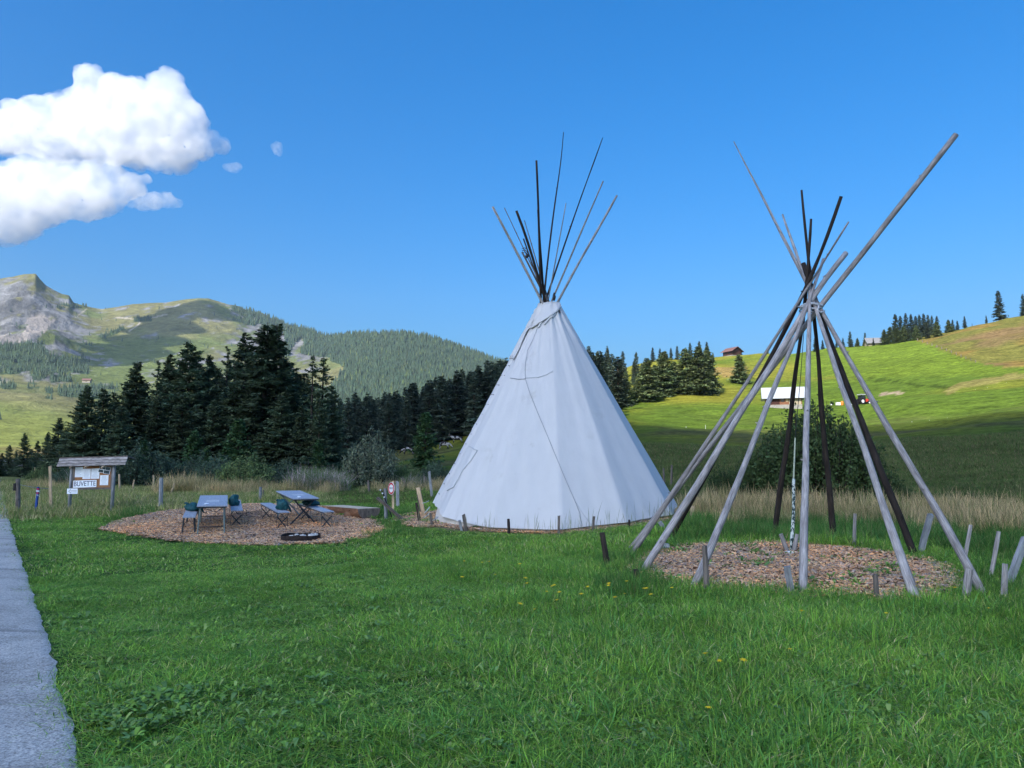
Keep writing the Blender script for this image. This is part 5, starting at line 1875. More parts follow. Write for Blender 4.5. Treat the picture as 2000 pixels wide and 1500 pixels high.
for k in range(16):
    x, y = ap.x + rr.uniform(-.22, .2), ap.y + rr.uniform(-.1, .3)
    q.blob(Vector((x, y, h(x, y) + .02)) - ap, rr.uniform(.05, .1), rr.uniform(.05, .09), rr.uniform(.02, .045), k + 30, .5, 1)
o_ = link('ash_heap', q, ASH, None, True, kind='stuff')
o_.location = ap
tag(o_, 'small grey heap of ash beside the fire ring', 'ash')

# ------------------------------------------------------------------ log bench
la, lb_ = G(650, 1001), G(724, 1016)
lb_ = at(724, 1015, lb_.y)
log = thing('log_bench', 'halved log with flat sawn top resting on two short logs', 'log bench', (la + lb_) / 2)
A = at(650, 987, la.y + .25)
B = at(721, 993, lb_.y + .1)
dv = (B - A).normalized()
sd_ = Vector((-dv.y, dv.x, 0)).normalized()
upv = Vector((0, 0, 1))
R_ = .37
q = MB()
n, ns = 12, 9
V, gr = [], []
for i in range(n):
    p = A + (B - A) * (i / (n - 1))
    for k in range(ns):
        t = math.pi + math.pi * k / (ns - 1)
        rr_ = R_ * (1 + .07 * noise.noise(Vector((i * .8, k * .7, 1))))
        V.append(p + sd_ * math.cos(t) * rr_ + upv * math.sin(t) * rr_ * .95)
        gr.append((math.cos(t) * .3, math.sin(t) * .3, i / (n - 1) * 2.2))
Fb = [(i * ns + k, i * ns + k + 1, (i + 1) * ns + k + 1, (i + 1) * ns + k) for i in range(n - 1) for k in range(ns - 1)]
q.add(V, Fb, gr)
link('bark_side', q, W_BARK, log, True)
q = MB()
q.add([V[i * ns] + upv * .002 for i in range(n)] + [V[i * ns + ns - 1] + upv * .002 for i in range(n)], [(i, n + i, n + i + 1, i + 1) for i in range(n - 1)], [gr[i * ns] for i in range(n)] + [gr[i * ns + ns - 1] for i in range(n)])
link('sawn_top', q, W_CUT, log)
for i in (0, n - 1):
    q = MB()
    e = dv * (.002 if i else -.002)
    q.add([V[i * ns + k] + e for k in range(ns)], [tuple(range(ns))])
    link('sawn_end', q, W_MID, log)
for f in (.14, .72):
    p = A + (B - A) * f
    q = MB()
    zz = h(p.x, p.y) + .07
    q.tube([Vector((p.x, p.y, zz)) - sd_ * .42, Vector((p.x, p.y, zz)) + sd_ * .42], [.11, .10], 9, True, .1, int(f * 10))
    link('support_log', q, W_BARK, log, True)

# ------------------------------------------------------------------ farm buildings
WALLW = woodmat('brown_barn_boards', (.12, .05, .03), (.40, .19, .11))
WALLD = woodmat('dark_chalet_boards', (.03, .014, .012), (.12, .055, .045))
TIN = simple('light_metal_roofing', (.42, .44, .46), .35, .5, .1, .05, 3)
BASE = simple('grey_stone_plinth', (.26, .25, .23), .9, .1, 0, .25, 3)
ROOFB = simple('brown_shingle_roof', (.16, .085, .075), .8, .2, 0, .3, 3)
ROOFG = simple('grey_shingle_roof', (.19, .19, .20), .8, .2, 0, .2, 3)
GLASS = simple('dark_window_glass', (.02, .025, .03), .1, .6, 0, .1)
PLASTER = simple('cream_plaster', (.34, .29, .21), .9, .1, 0, .08)
def house(name, label, loc, rz, L, D, Hw, Hr, over, walls, roofm, plinth=.4, front=()):
    """gabled house, ridge along local x, front at -y"""
    o = thing(name, label, 'building', loc)
    o.rotation_euler = (0, 0, rz)
    q = MB()
    q.box(Vector((0, 0, -.6 + plinth / 2)), L / 2 + .05, D / 2 + .05, .6 + plinth / 2)
    lpart('plinth', q, BASE, o)
    for s in (-1, 1):
        q = MB()
        q.box(Vector((0, s * (D / 2 - .06), plinth + Hw / 2)), L / 2, .06, Hw / 2, None, 'x')
        lpart('wall', q, walls, o)
        q = MB()
        x = s * (L / 2 - .06)
        V = []
        for xx in (x - .06, x + .06):
            V += [(xx, -D / 2 + .12, plinth), (xx, D / 2 - .12, plinth), (xx, D / 2 - .12, plinth + Hw), (xx, 0, plinth + Hw + Hr - .1), (xx, -D / 2 + .12, plinth + Hw)]
        q.add(V, [(0, 1, 2, 3, 4), (9, 8, 7, 6, 5), (0, 5, 6, 1), (1, 6, 7, 2), (2, 7, 8, 3), (3, 8, 9, 4), (4, 9, 5, 0)], [(y, x_, z) for x_, y, z in V])
        lpart('gable_wall', q, walls, o)
        q = MB()
        e = D / 2 + over
        drop = over * Hr / (D / 2)
        zr, ze = plinth + Hw + Hr, plinth + Hw - drop
        V = []
        for xx in (-L / 2 - over, L / 2 + over):
            V += [(xx, 0, zr), (xx, s * e, ze), (xx, s * e, ze + .13), (xx, 0, zr + .13)]
        q.add(V, [(0, 1, 2, 3), (7, 6, 5, 4), (0, 4, 5, 1), (1, 5, 6, 2), (2, 6, 7, 3), (3, 7, 4, 0)])
        lpart('roof', q, roofm, o)
    for (kind, x, z, w, hh_, ma) in front:
        q = MB()
        q.box(Vector((x, -D / 2 - .02, plinth + z)), w / 2, .05, hh_ / 2, None, 'z')
        lpart(kind, q, ma, o)
    return o
bl = onground(1530, 226)
house('mountain_barn', 'wooden barn with light metal roof seen between the bare poles', bl, math.radians(-17), 9.6, 6.0, 2.6, 2.5, 1.1, WALLW, TIN, .5,
      (('door', -2.4, .95, 2.6, 1.7, WALLD), ('door_beam', -2.4, 1.95, 2.8, .16, PLASTER), ('window', -.3, 1.2, .9, .8, GLASS), ('shutter', .9, 1.2, .7, .9, W_PALE), ('plaster_panel', 3.0, .7, 3.2, 1.5, PLASTER), ('step', -1.8, -.25, 4.0, .2, BASE)))
cl = onground(1430, 545)
house('chalet', 'small brown chalet with broad roof far up on the left skyline of the meadow', cl, math.radians(-62), 9, 8.5, 3.4, 2.6, 1.5, WALLD, ROOFB, 1.2,
      (('window', -2, 1.8, 1.2, 1.2, GLASS), ('window', 1.5, 1.8, 1.2, 1.2, GLASS)))
hg = onground(1709, 432)
house('farmhouse', 'grey-roofed low house half hidden behind small spruces on the skyline', hg + Vector((0, 0, -1.4)), math.radians(-8), 8.5, 6, 2.4, 2.6, 1.0, PLASTER, ROOFG, .3, (('window', -1.5, 1.2, 1, 1, GLASS), ('window', 1.5, 1.2, 1, 1, GLASS)))
fh = at(170, 743, 1640)
i_ = np.argmin((MX - fh.x) ** 2 + (MY - fh.y) ** 2)
house('mountain_farm', 'tiny pale farmhouse on the far meadow below the mountain', (MX.flat[i_], MY.flat[i_], MZ.flat[i_] + .5), .15, 16, 9, 4.5, 3.5, 1.2, PLASTER, ROOFB, .8, (('window', -4, 2.2, 1.6, 1.6, GLASS), ('window', 4, 2.2, 1.6, 1.6, GLASS), ('door', 0, 1.4, 1.8, 2.6, WALLD)))

# ------------------------------------------------------------------ tractor and crates by the field track
REDM = simple('red_tractor_paint', (.55, .05, .025), .4, .4, 0, .1)
TYRE = simple('black_rubber', (.015, .015, .016), .85, .2)
ORANGE = simple('orange_plastic', (.75, .20, .03), .5, .3, 0, .1)
tp_ = G(1686, 790, 150)
tr = thing('tractor', 'small red tractor with dark cab and light roof on the meadow', 'tractor', tp_)
tr.rotation_euler = (0, 0, math.radians(12))
q = MB(); q.box(Vector((.85, 0, 1.05)), .75, .38, .38); q.box(Vector((1.62, 0, 1.0)), .04, .33, .3); lpart('bonnet', q, REDM, tr)
q = MB()
for x in (-.9, .2):
    for y in (-.6, .6):
        q.box(Vector((x, y, 1.7)), .05, .05, .75, None, 'z')
q.box(Vector((-.35, 0, .95)), .62, .6, .25)
lpart('cab', q, BLACK, tr)
q = MB(); q.box(Vector((-.35, 0, 1.75)), .52, .57, .5); lpart('window', q, GLASS, tr)
q = MB(); q.box(Vector((-.35, 0, 2.5)), .8, .72, .09); lpart('roof', q, TIN, tr)
for (x, r, w) in ((-.75, .75, .2), (1.25, .48, .15)):
    for s in (-1, 1):
        q = MB(); q.tube([Vector((x, s * .55, r)), Vector((x, s * (.55 + 2 * w), r))], r, 18)
        wq = lpart('wheel', q, TYRE, tr)
        q = MB(); q.tube([Vector((x, s * (.55 + w), r)), Vector((x, s * (.56 + 2 * w), r))], r * .5, 12)
        me_ = q.mesh('rim'); me_.materials.append(WHITE)
        o_ = bpy.data.objects.new('rim', me_); COL.objects.link(o_); o_.parent = wq
q = MB(); q.tube([Vector((1.0, .2, 1.4)), Vector((1.0, .2, 2.0))], .04, 6); lpart('exhaust', q, BLACK, tr)
for k, (px, w, hh_, ma, lb) in enumerate(((1637, .55, .8, WHITE, 'white crate stack beside the orange barrel near the barn'), (1664, 1.2, .35, WHITE, 'low white trough on the meadow left of the red tractor'), (1624, .25, .45, WHITE, 'small white bucket near the barn at the field track'))):
    p = G(px, 791.5, 150)
    o_ = thing('feed_crate', lb, 'crate', p)
    q = MB(); q.box(Vector((0, 0, hh_ / 2)), w, .35, hh_ / 2); lpart('crate_body', q, ma, o_)
    q = MB(); q.box(Vector((0, 0, hh_ + .03)), w + .05, .4, .03); lpart('rim', q, STEEL, o_)
p = G(1645, 791.5, 150)
o_ = thing('barrel', 'orange barrel standing on the meadow between barn and tractor', 'barrel', p)
q = MB(); q.tube([Vector((0, 0, 0)), Vector((0, 0, .3)), Vector((0, 0, .6)), Vector((0, 0, 1.1))], [.33, .38, .38, .33], 14); lpart('barrel_body', q, ORANGE, o_)
q = MB(); q.tube([Vector((0, 0, 1.1)), Vector((0, 0, 1.14))], .3, 14); lpart('lid', q, BLACK, o_)

# ------------------------------------------------------------------ cows
m = M('black_and_white_hide', .8, .15)
nz = m.noise(m.obj(), 1.7, 2, .5)
m.color(m.ramp(nz, [(.47, (.30, .29, .27)), (.49, (.025, .02, .02))]))
HIDE_M = m.m
m = M('mostly_black_hide', .8, .15)
m.color(m.ramp(m.noise(m.obj(), 1.3, 2, .5), [(.40, (.30, .29, .27)), (.42, (.022, .018, .018))]))
HIDE_B = m.m
def cow(label, px, d, rz, lowered, mat):
    p = onground(px, d)
    o = thing('cow', label, 'cow', p, 'cows grazing at the edge of the wood')
    o.rotation_euler = (0, 0, rz)
    me = bpy.data.meshes.new('body')
    hx, hz = (1.45, .35) if lowered else (1.55, 1.45)
    vs_ = [(-.75, 0, 1.05, .33), (0, 0, .98, .40), (.65, 0, 1.03, .34), (1.05, 0, .95 if lowered else 1.25, .19), (hx - .12, 0, hz + .18, .14), (hx + .15, 0, hz - .12, .085)]
    ed = [(0, 1), (1, 2), (2, 3), (3, 4), (4, 5)]
    for (bx_, sy) in ((0, -1), (0, 1), (2, -1), (2, 1)):
        x0 = vs_[bx_][0]
        hind = bx_ == 0
        k = len(vs_)
        vs_ += [(x0 + (.05 if hind else .0), sy * .2, .72, .17 if hind else .12), (x0 + (-.13 if hind else .02), sy * .2, .40, .075), (x0 + (-.08 if hind else 0), sy * .2, .06, .06)]
        ed += [(bx_, k), (k, k + 1), (k + 1, k + 2)]
    k = len(vs_)
    vs_ += [(-1.05, 0, 1.1, .04), (-1.1, 0, .6, .03), (hx - .18, .2, hz + .26, .05), (hx - .18, -.2, hz + .26, .05), (-.45, 0, .66, .13)]
    ed += [(0, k), (k, k + 1), (4, k + 2), (4, k + 3), (0, k + 4)]
    me.from_pydata([v[:3] for v in vs_], ed, [])
    t = bpy.data.objects.new('body_form', me)
    COL.objects.link(t)
    t.modifiers.new('skin', 'SKIN')
    for i, v in enumerate(vs_):
        me.skin_vertices[0].data[i].radius = (v[3], v[3])
    me.skin_vertices[0].data[1].use_root = True
    sb = t.modifiers.new('sub', 'SUBSURF')
    sb.levels = sb.render_levels = 1
    bpy.context.view_layer.update()
    nm = bpy.data.meshes.new_from_object(t.evaluated_get(bpy.context.evaluated_depsgraph_get()))
    bpy.data.objects.remove(t)
    nm.materials.append(mat)
    nm.polygons.foreach_set('use_smooth', [True] * len(nm.polygons))
    b = bpy.data.objects.new('body', nm)
    COL.objects.link(b)
    b.parent = o
    for s in (-1, 1):
        q = MB()
        q.tube([Vector((hx - .1, s * .1, hz + .3)), Vector((hx - .08, s * .22, hz + .42))], [.03, .01], 5)
        lpart('horn', q, W_PALE, o)
cow('mostly white cow with dark head grazing at the wood edge', 868, 131, math.radians(-15), True, HIDE_M)
cow('black cow with white shoulder standing at the wood edge beside the tent', 893, 138, math.radians(190), False, HIDE_B)
cow('dark cow with white face half hidden behind the young spruce', 797, 131, math.radians(170), True, HIDE_B)

# ------------------------------------------------------------------ ground cover (what nobody could count)
def scatter(name, P, rotz, scl, var, sources, label, cat):
    """one object whose points carry small patches of plants or chips"""
    me = bpy.data.meshes.new(name)
    me.vertices.add(len(P))
    me.vertices.foreach_set('co', np.asarray(P, np.float32).ravel())
    r = np.zeros((len(P), 3), np.float32)
    r[:, 2] = rotz
    for nm, typ, key, arr in (('rot', 'FLOAT_VECTOR', 'vector', r), ('scl', 'FLOAT_VECTOR', 'vector', np.asarray(scl, np.float32)), ('var', 'INT', 'value', np.asarray(var, np.int32))):
        a = me.attributes.new(nm, typ, 'POINT')
        a.data.foreach_set(key, arr.ravel())
    ob = bpy.data.objects.new(name, me)
    COL.objects.link(ob)
    ob['kind'] = 'stuff'
    tag(ob, label, cat)
    ng = bpy.data.node_groups.new(name + '_patches', 'GeometryNodeTree')
    ng.interface.new_socket('Geometry', in_out='INPUT', socket_type='NodeSocketGeometry')
    ng.interface.new_socket('Geometry', in_out='OUTPUT', socket_type='NodeSocketGeometry')
    N = ng.nodes
    gi, go = N.new('NodeGroupInput'), N.new('NodeGroupOutput')
    jn, ip = N.new('GeometryNodeJoinGeometry'), N.new('GeometryNodeInstanceOnPoints')
    for s in reversed(sources):      # the join lists its last link first
        oi, gti = N.new('GeometryNodeObjectInfo'), N.new('GeometryNodeGeometryToInstance')
        oi.inputs['Object'].default_value = s
        ng.links.new(oi.outputs['Geometry'], gti.inputs[0])
        ng.links.new(gti.outputs[0], jn.inputs[0])
    ng.links.new(gi.outputs[0], ip.inputs['Points'])
    ng.links.new(jn.outputs[0], ip.inputs['Instance'])
    ip.inputs['Pick Instance'].default_value = True
    for nm, typ, sock in (('rot', 'FLOAT_VECTOR', 'Rotation'), ('scl', 'FLOAT_VECTOR', 'Scale'), ('var', 'INT', 'Instance Index')):
        na_ = N.new('GeometryNodeInputNamedAttribute')
        na_.data_type = typ
        na_.inputs['Name'].default_value = nm
        ng.links.new(na_.outputs[0], ip.inputs[sock])
    ng.links.new(ip.outputs[0], go.inputs[0])
    md = ob.modifiers.new('patches', 'NODES')
    md.node_group = ng
    return ob

def source(name, me, mat):
    me.materials.append(mat)
    return bpy.data.objects.new(name, me)      # never linked to the scene: only its mesh is used

def blades(name, seed, n, rad, h0, h1, w, lean, mat, cols, seg=3, curl=.5, head=0.0):
    rn = np.random.RandomState(seed)
    a, rr_ = rn.uniform(0, 6.283, n), np.sqrt(rn.rand(n)) * rad
    bx, by = np.cos(a) * rr_, np.sin(a) * rr_
    H = rn.uniform(h0, h1, n) * (1 + .25 * rn.randn(n)).clip(.5, 1.6)
    la = rn.uniform(0, 6.283, n)
    ln = np.abs(rn.normal(0, lean, n)) + .04
    fa = la + rn.normal(0, .6, n) + 1.57
    t = np.linspace(0, 1, seg + 1)
    V = np.zeros((n, 2 * seg + 1, 3))
    for k in range(seg):
        tt = t[k]
        ww = w * rn.uniform(.7, 1.3, n) * (1 - tt ** 1.6 * .8) * (1 + (head if k == seg - 1 else 0))
        ex = np.cos(la) * H * (ln * tt + curl * ln * tt * tt)
        ey = np.sin(la) * H * (ln * tt + curl * ln * tt * tt)
        ez = H * tt * (1 - .28 * np.minimum(ln, 1.2) * tt)
        V[:, 2 * k] = np.stack([bx + ex - np.cos(fa) * ww, by + ey - np.sin(fa) * ww, ez], -1)
        V[:, 2 * k + 1] = np.stack([bx + ex + np.cos(fa) * ww, by + ey + np.sin(fa) * ww, ez], -1)
    V[:, -1] = np.stack([bx + np.cos(la) * H * ln * (1 + curl), by + np.sin(la) * H * ln * (1 + curl), H * (1 - .28 * np.minimum(ln, 1.2))], -1)
    tri = []
    for k in range(seg - 1):
        tri += [(2 * k, 2 * k + 1, 2 * k + 3), (2 * k, 2 * k + 3, 2 * k + 2)]
    tri.append((2 * seg - 2, 2 * seg - 1, 2 * seg))
    Ft = (np.arange(n)[:, None, None] * (2 * seg + 1) + np.array(tri)[None]).reshape(-1, 3)
    ck = rn.choice(len(cols), n, p=[c_[0] for c_ in cols])
    cc = np.array([c_[1] for c_ in cols])[ck] * rn.uniform(.55, 1.5, (n, 1))
    return source(name, npmesh(name, V.reshape(-1, 3), Ft, np.repeat(cc, 2 * seg + 1, 0)), mat)

def field_points(dmin, dmax, sp, seed, azr=(-41, 41)):
    rn = np.random.RandomState(seed)
    xs = np.arange(-dmax, dmax, sp)
    ys_ = np.arange(0, dmax, sp)
    X, Y = np.meshgrid(xs, ys_)
    X, Y = (X + rn.uniform(-.5, .5, X.shape) * sp).ravel(), (Y + rn.uniform(-.5, .5, Y.shape) * sp).ravel()
    d, a = np.hypot(X, Y), np.degrees(np.arctan2(X, Y))
    k = (d > dmin) & (d <= dmax) & (a > azr[0]) & (a < azr[1])
    return X[k], Y[k], rn

GRASSM = leafmat('grass_blades', (1, 1, 1), .16, .30, (.5, (.70, .72, .52), (1.36, 1.22, 1.12)))
LG = [(.40, (.195, .385, .052)), (.22, (.110, .275, .070)), (.25, (.320, .500, .085)), (.08, (.44, .48, .15)), (.05, (.60, .52, .28))]
near_src = [blades('tussock', 290 + i, 90, .13, .09, .20, .0045, .8, GRASSM, [(.6, (.12, .29, .055)), (.4, (.18, .36, .07))]) for i in range(2)] + [blades('lawn_patch', 300 + i, 120 + 12 * i, .22, .045, .13, .0042, .7 + .12 * (i % 4), GRASSM, LG) for i in range(8)]
far_src = [blades('lawn_patch', 320 + i, 230, .55, .07, .14, .0065, .8, GRASSM, LG, 2) for i in range(6)]
def lawn_height(x, y):
    az = np.degrees(np.arctan2(x, y))
    k = .55 + .75 * sstep(-16, 14, az)
    k = k + .5 * sstep(1.2, .0, pdist(x, y, BED_FRAME + BED_FRAME[:1]))
    k = k * (1 - .5 * sstep(1.6, .3, np.abs(np.hypot(x - TEE.x, y - TEE.y) - TR)))
    return k * (.30 + 1.15 * fbm(x / .8, y / .8, 4, 401) ** 1.3)
def edge_ok(x, y, m):
    return ~bedmask(x, y) & ~in_road(x, y, m)
X, Y, rn = field_points(2.2, 14, .165, 1, (-47, 44))
k = edge_ok(X, Y, -.02)
X, Y = X[k], Y[k]
H_ = lawn_height(X, Y)
scatter('lawn_grass', np.c_[X, Y, hv(X, Y) - .01], rn.uniform(0, 6.28, len(X)), np.c_[.9 + .25 * H_, .9 + .25 * H_, H_], np.where(rn.rand(len(X)) < .05, rn.randint(0, 2, len(X)), rn.randint(2, 10, len(X))), near_src, 'green grass of the lawn in front, growing up to the road edge', 'grass')
X, Y, rn = field_points(14, 42, .42, 2)
k = edge_ok(X, Y, .1) & ~((np.hypot(X, Y) > 30) & (rn.rand(len(X)) < .3)) & ~((X > Y * .14 + 1.5) & (np.hypot(X, Y) > 24.5))
X, Y = X[k], Y[k]
H_ = lawn_height(X, Y) * (1 + .3 * sstep(24, 34, Y))
scatter('lawn_grass', np.c_[X, Y, hv(X, Y) - .01], rn.uniform(0, 6.28, len(X)), np.c_[np.full(len(X), 1.), np.full(len(X), 1.), H_], rn.randint(0, 6, len(X)), far_src, 'shorter grass of the lawn further back round the tent and tables', 'grass')
# pasture beyond: paler, stemmy grass
PG = [(.36, (.200, .275, .075)), (.30, (.34, .34, .12)), (.34, (.56, .46, .24))]
past_src = [blades('pasture_patch', 340 + i, 200, .9, .14, .34, .010, .5, GRASSM, PG, 2) for i in range(4)]
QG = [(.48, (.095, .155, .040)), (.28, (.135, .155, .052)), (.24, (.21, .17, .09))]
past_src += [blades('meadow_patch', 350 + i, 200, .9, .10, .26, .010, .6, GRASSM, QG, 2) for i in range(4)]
X, Y, rn = field_points(26, 100, .8, 3, (-40, 41))
d = np.hypot(X, Y)
az = np.degrees(np.arctan2(X, Y))
k = edge_ok(X, Y, .2) & ((az > 9) & (d > 26) | (az > 3) & (d > 40) | (az < 3) & (d < 62) & (d > 26 + 5 * fbm(X / 6, Y / 6, 3, 8))) & (rn.rand(len(X)) < np.clip(50 / d, .25, 1))
X, Y, d = X[k], Y[k], d[k]
s = np.clip(d / 45, 1, 1.8) * (.6 + .6 * fbm(X / 5, Y / 5, 3, 61))
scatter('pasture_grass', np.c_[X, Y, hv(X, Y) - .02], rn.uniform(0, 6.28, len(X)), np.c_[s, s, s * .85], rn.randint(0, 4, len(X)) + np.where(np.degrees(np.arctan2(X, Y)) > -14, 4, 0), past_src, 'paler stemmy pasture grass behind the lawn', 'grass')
# tall dry grass
DG_ = [(.55, (.60, .45, .24)), (.25, (.46, .34, .18)), (.20, (.20, .25, .08))]
dry_src = [blades('dry_clump', 360 + i, 90, .42, .42, .80, .0042, .28, GRASSM, DG_, 3, .6, 1.2) for i in range(5)]
pts = []
rn = np.random.RandomState(6)
for px0, px1, d0, d1, n, lo_s, hi_s in ((1335, 2120, 19.5, 25, 620, .45, .95), (1345, 1700, 17.8, 21, 110, .35, .7), (310, 400, 38, 44, 110, .7, 1.25), (380, 660, 36, 43, 150, .4, .9), (700, 900, 35, 42, 70, .4, .8), (60, 240, 50, 60, 70, .5, .9), (1700, 2100, 16.5, 20, 120, .45, .8)):
    for _ in range(n):
        px, d = rn.uniform(px0, px1), rn.uniform(d0, d1)
        p = onground(px, d)
        if edge_ok(np.array([p.x]), np.array([p.y]), .2)[0] and fbm(np.array([p.x / 1.5]), np.array([p.y / 1.5]), 3, 21)[0] > .44:
            pts.append((p.x, p.y, p.z, rn.uniform(lo_s, hi_s)))
pts = np.array(pts)
scatter('dry_grass', pts[:, :3], rn.uniform(0, 6.28, len(pts)), np.repeat(pts[:, 3:4], 3, 1), rn.randint(0, 5, len(pts)), dry_src, 'tall straw-coloured grass standing uncut along the edge of the lawn', 'grass')
# rank green growth between lawn and straw
RG = [(.55, (.090, .220, .050)), (.30, (.125, .25, .05)), (.15, (.25, .27, .10))]
rank_src = [blades('rank_clump', 380 + i, 110, .40, .22, .48, .0060, .55, GRASSM, RG, 3) for i in range(4)]
pts = []
for px0, px1, d0, d1, n, a0_, a1_ in ((1330, 2100, 14.2, 20, 460, .35, .85), (1180, 1300, 9.5, 13, 60, .35, .6), (1900, 2100, 9.5, 15, 90, .3, .55), (700, 830, 18.5, 26, 70, .3, .6), (640, 740, 19, 22, 20, .5, .8), (220, 300, 24, 29, 30, .5, .8)):
    for _ in range(n):
        px, d = rn.uniform(px0, px1), rn.uniform(d0, d1)
        p = onground(px, d)
        if edge_ok(np.array([p.x]), np.array([p.y]), .2)[0]:
            pts.append((p.x, p.y, p.z, rn.uniform(a0_, a1_)))
pts = np.array(pts)
scatter('rank_grass', pts[:, :3], rn.uniform(0, 6.28, len(pts)), np.repeat(pts[:, 3:4], 3, 1), rn.randint(0, 4, len(pts)), rank_src, 'longer rank green grass round the pole frame and tent', 'grass')
# fireweed gone to seed
SG = [(.24, (.56, .44, .45)), (.16, (.34, .24, .23)), (.60, (.13, .20, .07))]
seed_src = [blades('fireweed_clump', 400 + i, 420, .6, .35, 1.15, .0055, .34, GRASSM, SG, 3, .5, 1.2) for i in range(3)]
pts = []
for px0, px1, d0, d1, n, a_ in ((578, 668, 38, 44, 60, .85), (120, 225, 54, 62, 40, .8), (785, 835, 40, 44, 10, .55)):
    for _ in range(n):
        p = onground(rn.uniform(px0, px1), rn.uniform(d0, d1))
        pts.append((p.x, p.y, p.z, a_ * rn.uniform(.7, 1.15)))
pts = np.array(pts)
scatter('fireweed', pts[:, :3], rn.uniform(0, 6.28, len(pts)), np.repeat(pts[:, 3:4], 3, 1), rn.randint(0, 3, len(pts)), seed_src, 'fireweed gone to whitish seed at the edge of the wood', 'fireweed')
# seeding stalks before the tent
KG = [(.6, (.34, .32, .20)), (.4, (.22, .26, .12))]
stalk_src = [blades('stalk_clump', 420 + i, 8, .35, .30, .62, .0035, .14, GRASSM, KG, 3, .5, 1.6) for i in range(3)]
pts = []
for _ in range(42):
    a = R(rn.uniform(-75, 75))
    r = TR + rn.uniform(.08, .7)
    x, y = TEE.x + math.sin(a) * r, TEE.y - math.cos(a) * r
    pts.append((x, y, h(x, y), rn.uniform(.6, 1.15)))
pts = np.array(pts)
scatter('grass_stalks', pts[:, :3], rn.uniform(0, 6.28, len(pts)), np.repeat(pts[:, 3:4], 3, 1), rn.randint(0, 3, len(pts)), stalk_src, 'thin seeding grass stalks standing against the tent hem', 'grass')

# broad-leaved weeds
WEEDM = leafmat('weed_leaves', (1, 1, 1), .2, .25)
def rosette(name, seed, n, l0, l1, wr, up, cols):
    rn = np.random.RandomState(seed)
    V, Fq, Cc = [], [], []
    for i in range(n):
        a = rn.uniform(0, 6.283)
        l, el = rn.uniform(l0, l1), rn.uniform(.1, up)
        w = l * wr * rn.uniform(.8, 1.2)
        d, s = np.array((math.cos(a), math.sin(a), 0)), np.array((-math.sin(a), math.cos(a), 0))
        o = np.array((rn.normal(0, .05), rn.normal(0, .05), .01))
        b = len(V)
        for t, ww, dz in ((.0, .10, 0), (.30, .70, .62), (.60, 1.0, .95), (.85, .85, 1.0), (1.0, .25, .92)):
            c_ = o + d * l * t * math.cos(el * .6) + np.array((0, 0, 1)) * (l * dz * math.sin(el))
            V += [c_ - s * w * ww + np.array((0, 0, .12 * w * ww)), c_ + s * w * ww + np.array((0, 0, .12 * w * ww))]
        Fq += [(b + 2 * k, b + 2 * k + 1, b + 2 * k + 3, b + 2 * k + 2) for k in range(4)]
        cc = np.array(cols[rn.randint(len(cols))]) * rn.uniform(.75, 1.25)
        Cc += [cc] * 10
    return source(name, npmesh(name, V, Fq, Cc), WEEDM)
WC = [(.18, .33, .06), (.22, .37, .06), (.15, .27, .085), (.27, .38, .11)]
weed_src = [rosette('weed_rosette', 440, 12, .07, .15, .20, .9, WC), rosette('weed_rosette', 441, 16, .05, .11, .30, .7, WC), rosette('weed_rosette', 442, 9, .10, .20, .24, .8, WC), rosette('weed_rosette', 443, 22, .03, .06, .42, .9, WC)]
X, Y, rn = field_points(3, 12, .20, 14, (-44, 42))
f = fbm(X / .9, Y / .9, 3, 88)
k = edge_ok(X, Y, .05) & (f > .44) & (rn.rand(len(X)) < .75)
X, Y = X[k], Y[k]
P = [np.c_[X, Y, hv(X, Y) + .02]]
S = [rn.uniform(.28, .6, len(X))]
Vv = [rn.choice(4, len(X), p=[.22, .3, .12, .36])]
ex = []
for px, py, n, sp, s0 in ((250, 1400, 60, .22, 1.1), (215, 1430, 26, .14, 1.1), (420, 1380, 30, .35, .9), (560, 1420, 40, .4, .8), (900, 1430, 40, .4, .8), (1250, 1420, 50, .45, .8), (1500, 1440, 50, .5, .8), (1800, 1420, 50, .45, .8), (700, 1330, 30, .4, .7), (1100, 1340, 30, .4, .7), (330, 1390, 14, .35, 1.1), (1590, 1160, 22, .28, 1.3), (1380, 1082, 26, .5, 1.2), (1440, 1075, 20, .4, 1.1), (1460, 1108, 8, .12, 1.3), (1420, 1112, 8, .12, 1.1), (1690, 1105, 26, .35, 1.0), (1720, 1128, 16, .25, 1.2), (1760, 1120, 14, .25, 1.2), (1665, 1150, 14, .2, 1.0), (1540, 1090, 10, .2, 1.0), (1310, 1070, 18, .4, 1.3), (1480, 1140, 8, .15, 1.0), (1320, 1135, 14, .25, 1.0), (670, 1008, 16, .4, 1.6), (745, 1012, 24, .45, 1.8), (760, 1022, 24, .5, 1.6), (875, 1022, 10, .3, 1.2), (940, 1032, 8, .15, 1.2), (820, 1018, 14, .4, 1.3), (140, 1002, 30, .6, 1.6), (690, 1058, 12, .35, 1.2), (225, 1026, 8, .3, 1.2)):
    b = G(px, py)
    for _ in range(n):
        x, y = b.x + rn.normal(0, sp), b.y + rn.normal(0, sp)
        ex.append((x, y, h(x, y) + .03, s0 * (.58 if 995 < py < 1200 else .42) * rn.uniform(.6, 1.2)))
ex = np.array(ex)
ex = ex[~in_road(ex[:, 0], ex[:, 1], .12)]
P.append(ex[:, :3]); S.append(ex[:, 3]); Vv.append(rn.choice(4, len(ex), p=[.3, .35, .2, .15]))
P, S, Vv = np.concatenate(P), np.concatenate(S), np.concatenate(Vv)
scatter('broadleaf_weeds', P, rn.uniform(0, 6.28, len(P)), np.repeat(S[:, None], 3, 1), Vv, weed_src, 'broad-leaved weeds scattered through lawn and chip beds', 'weeds')

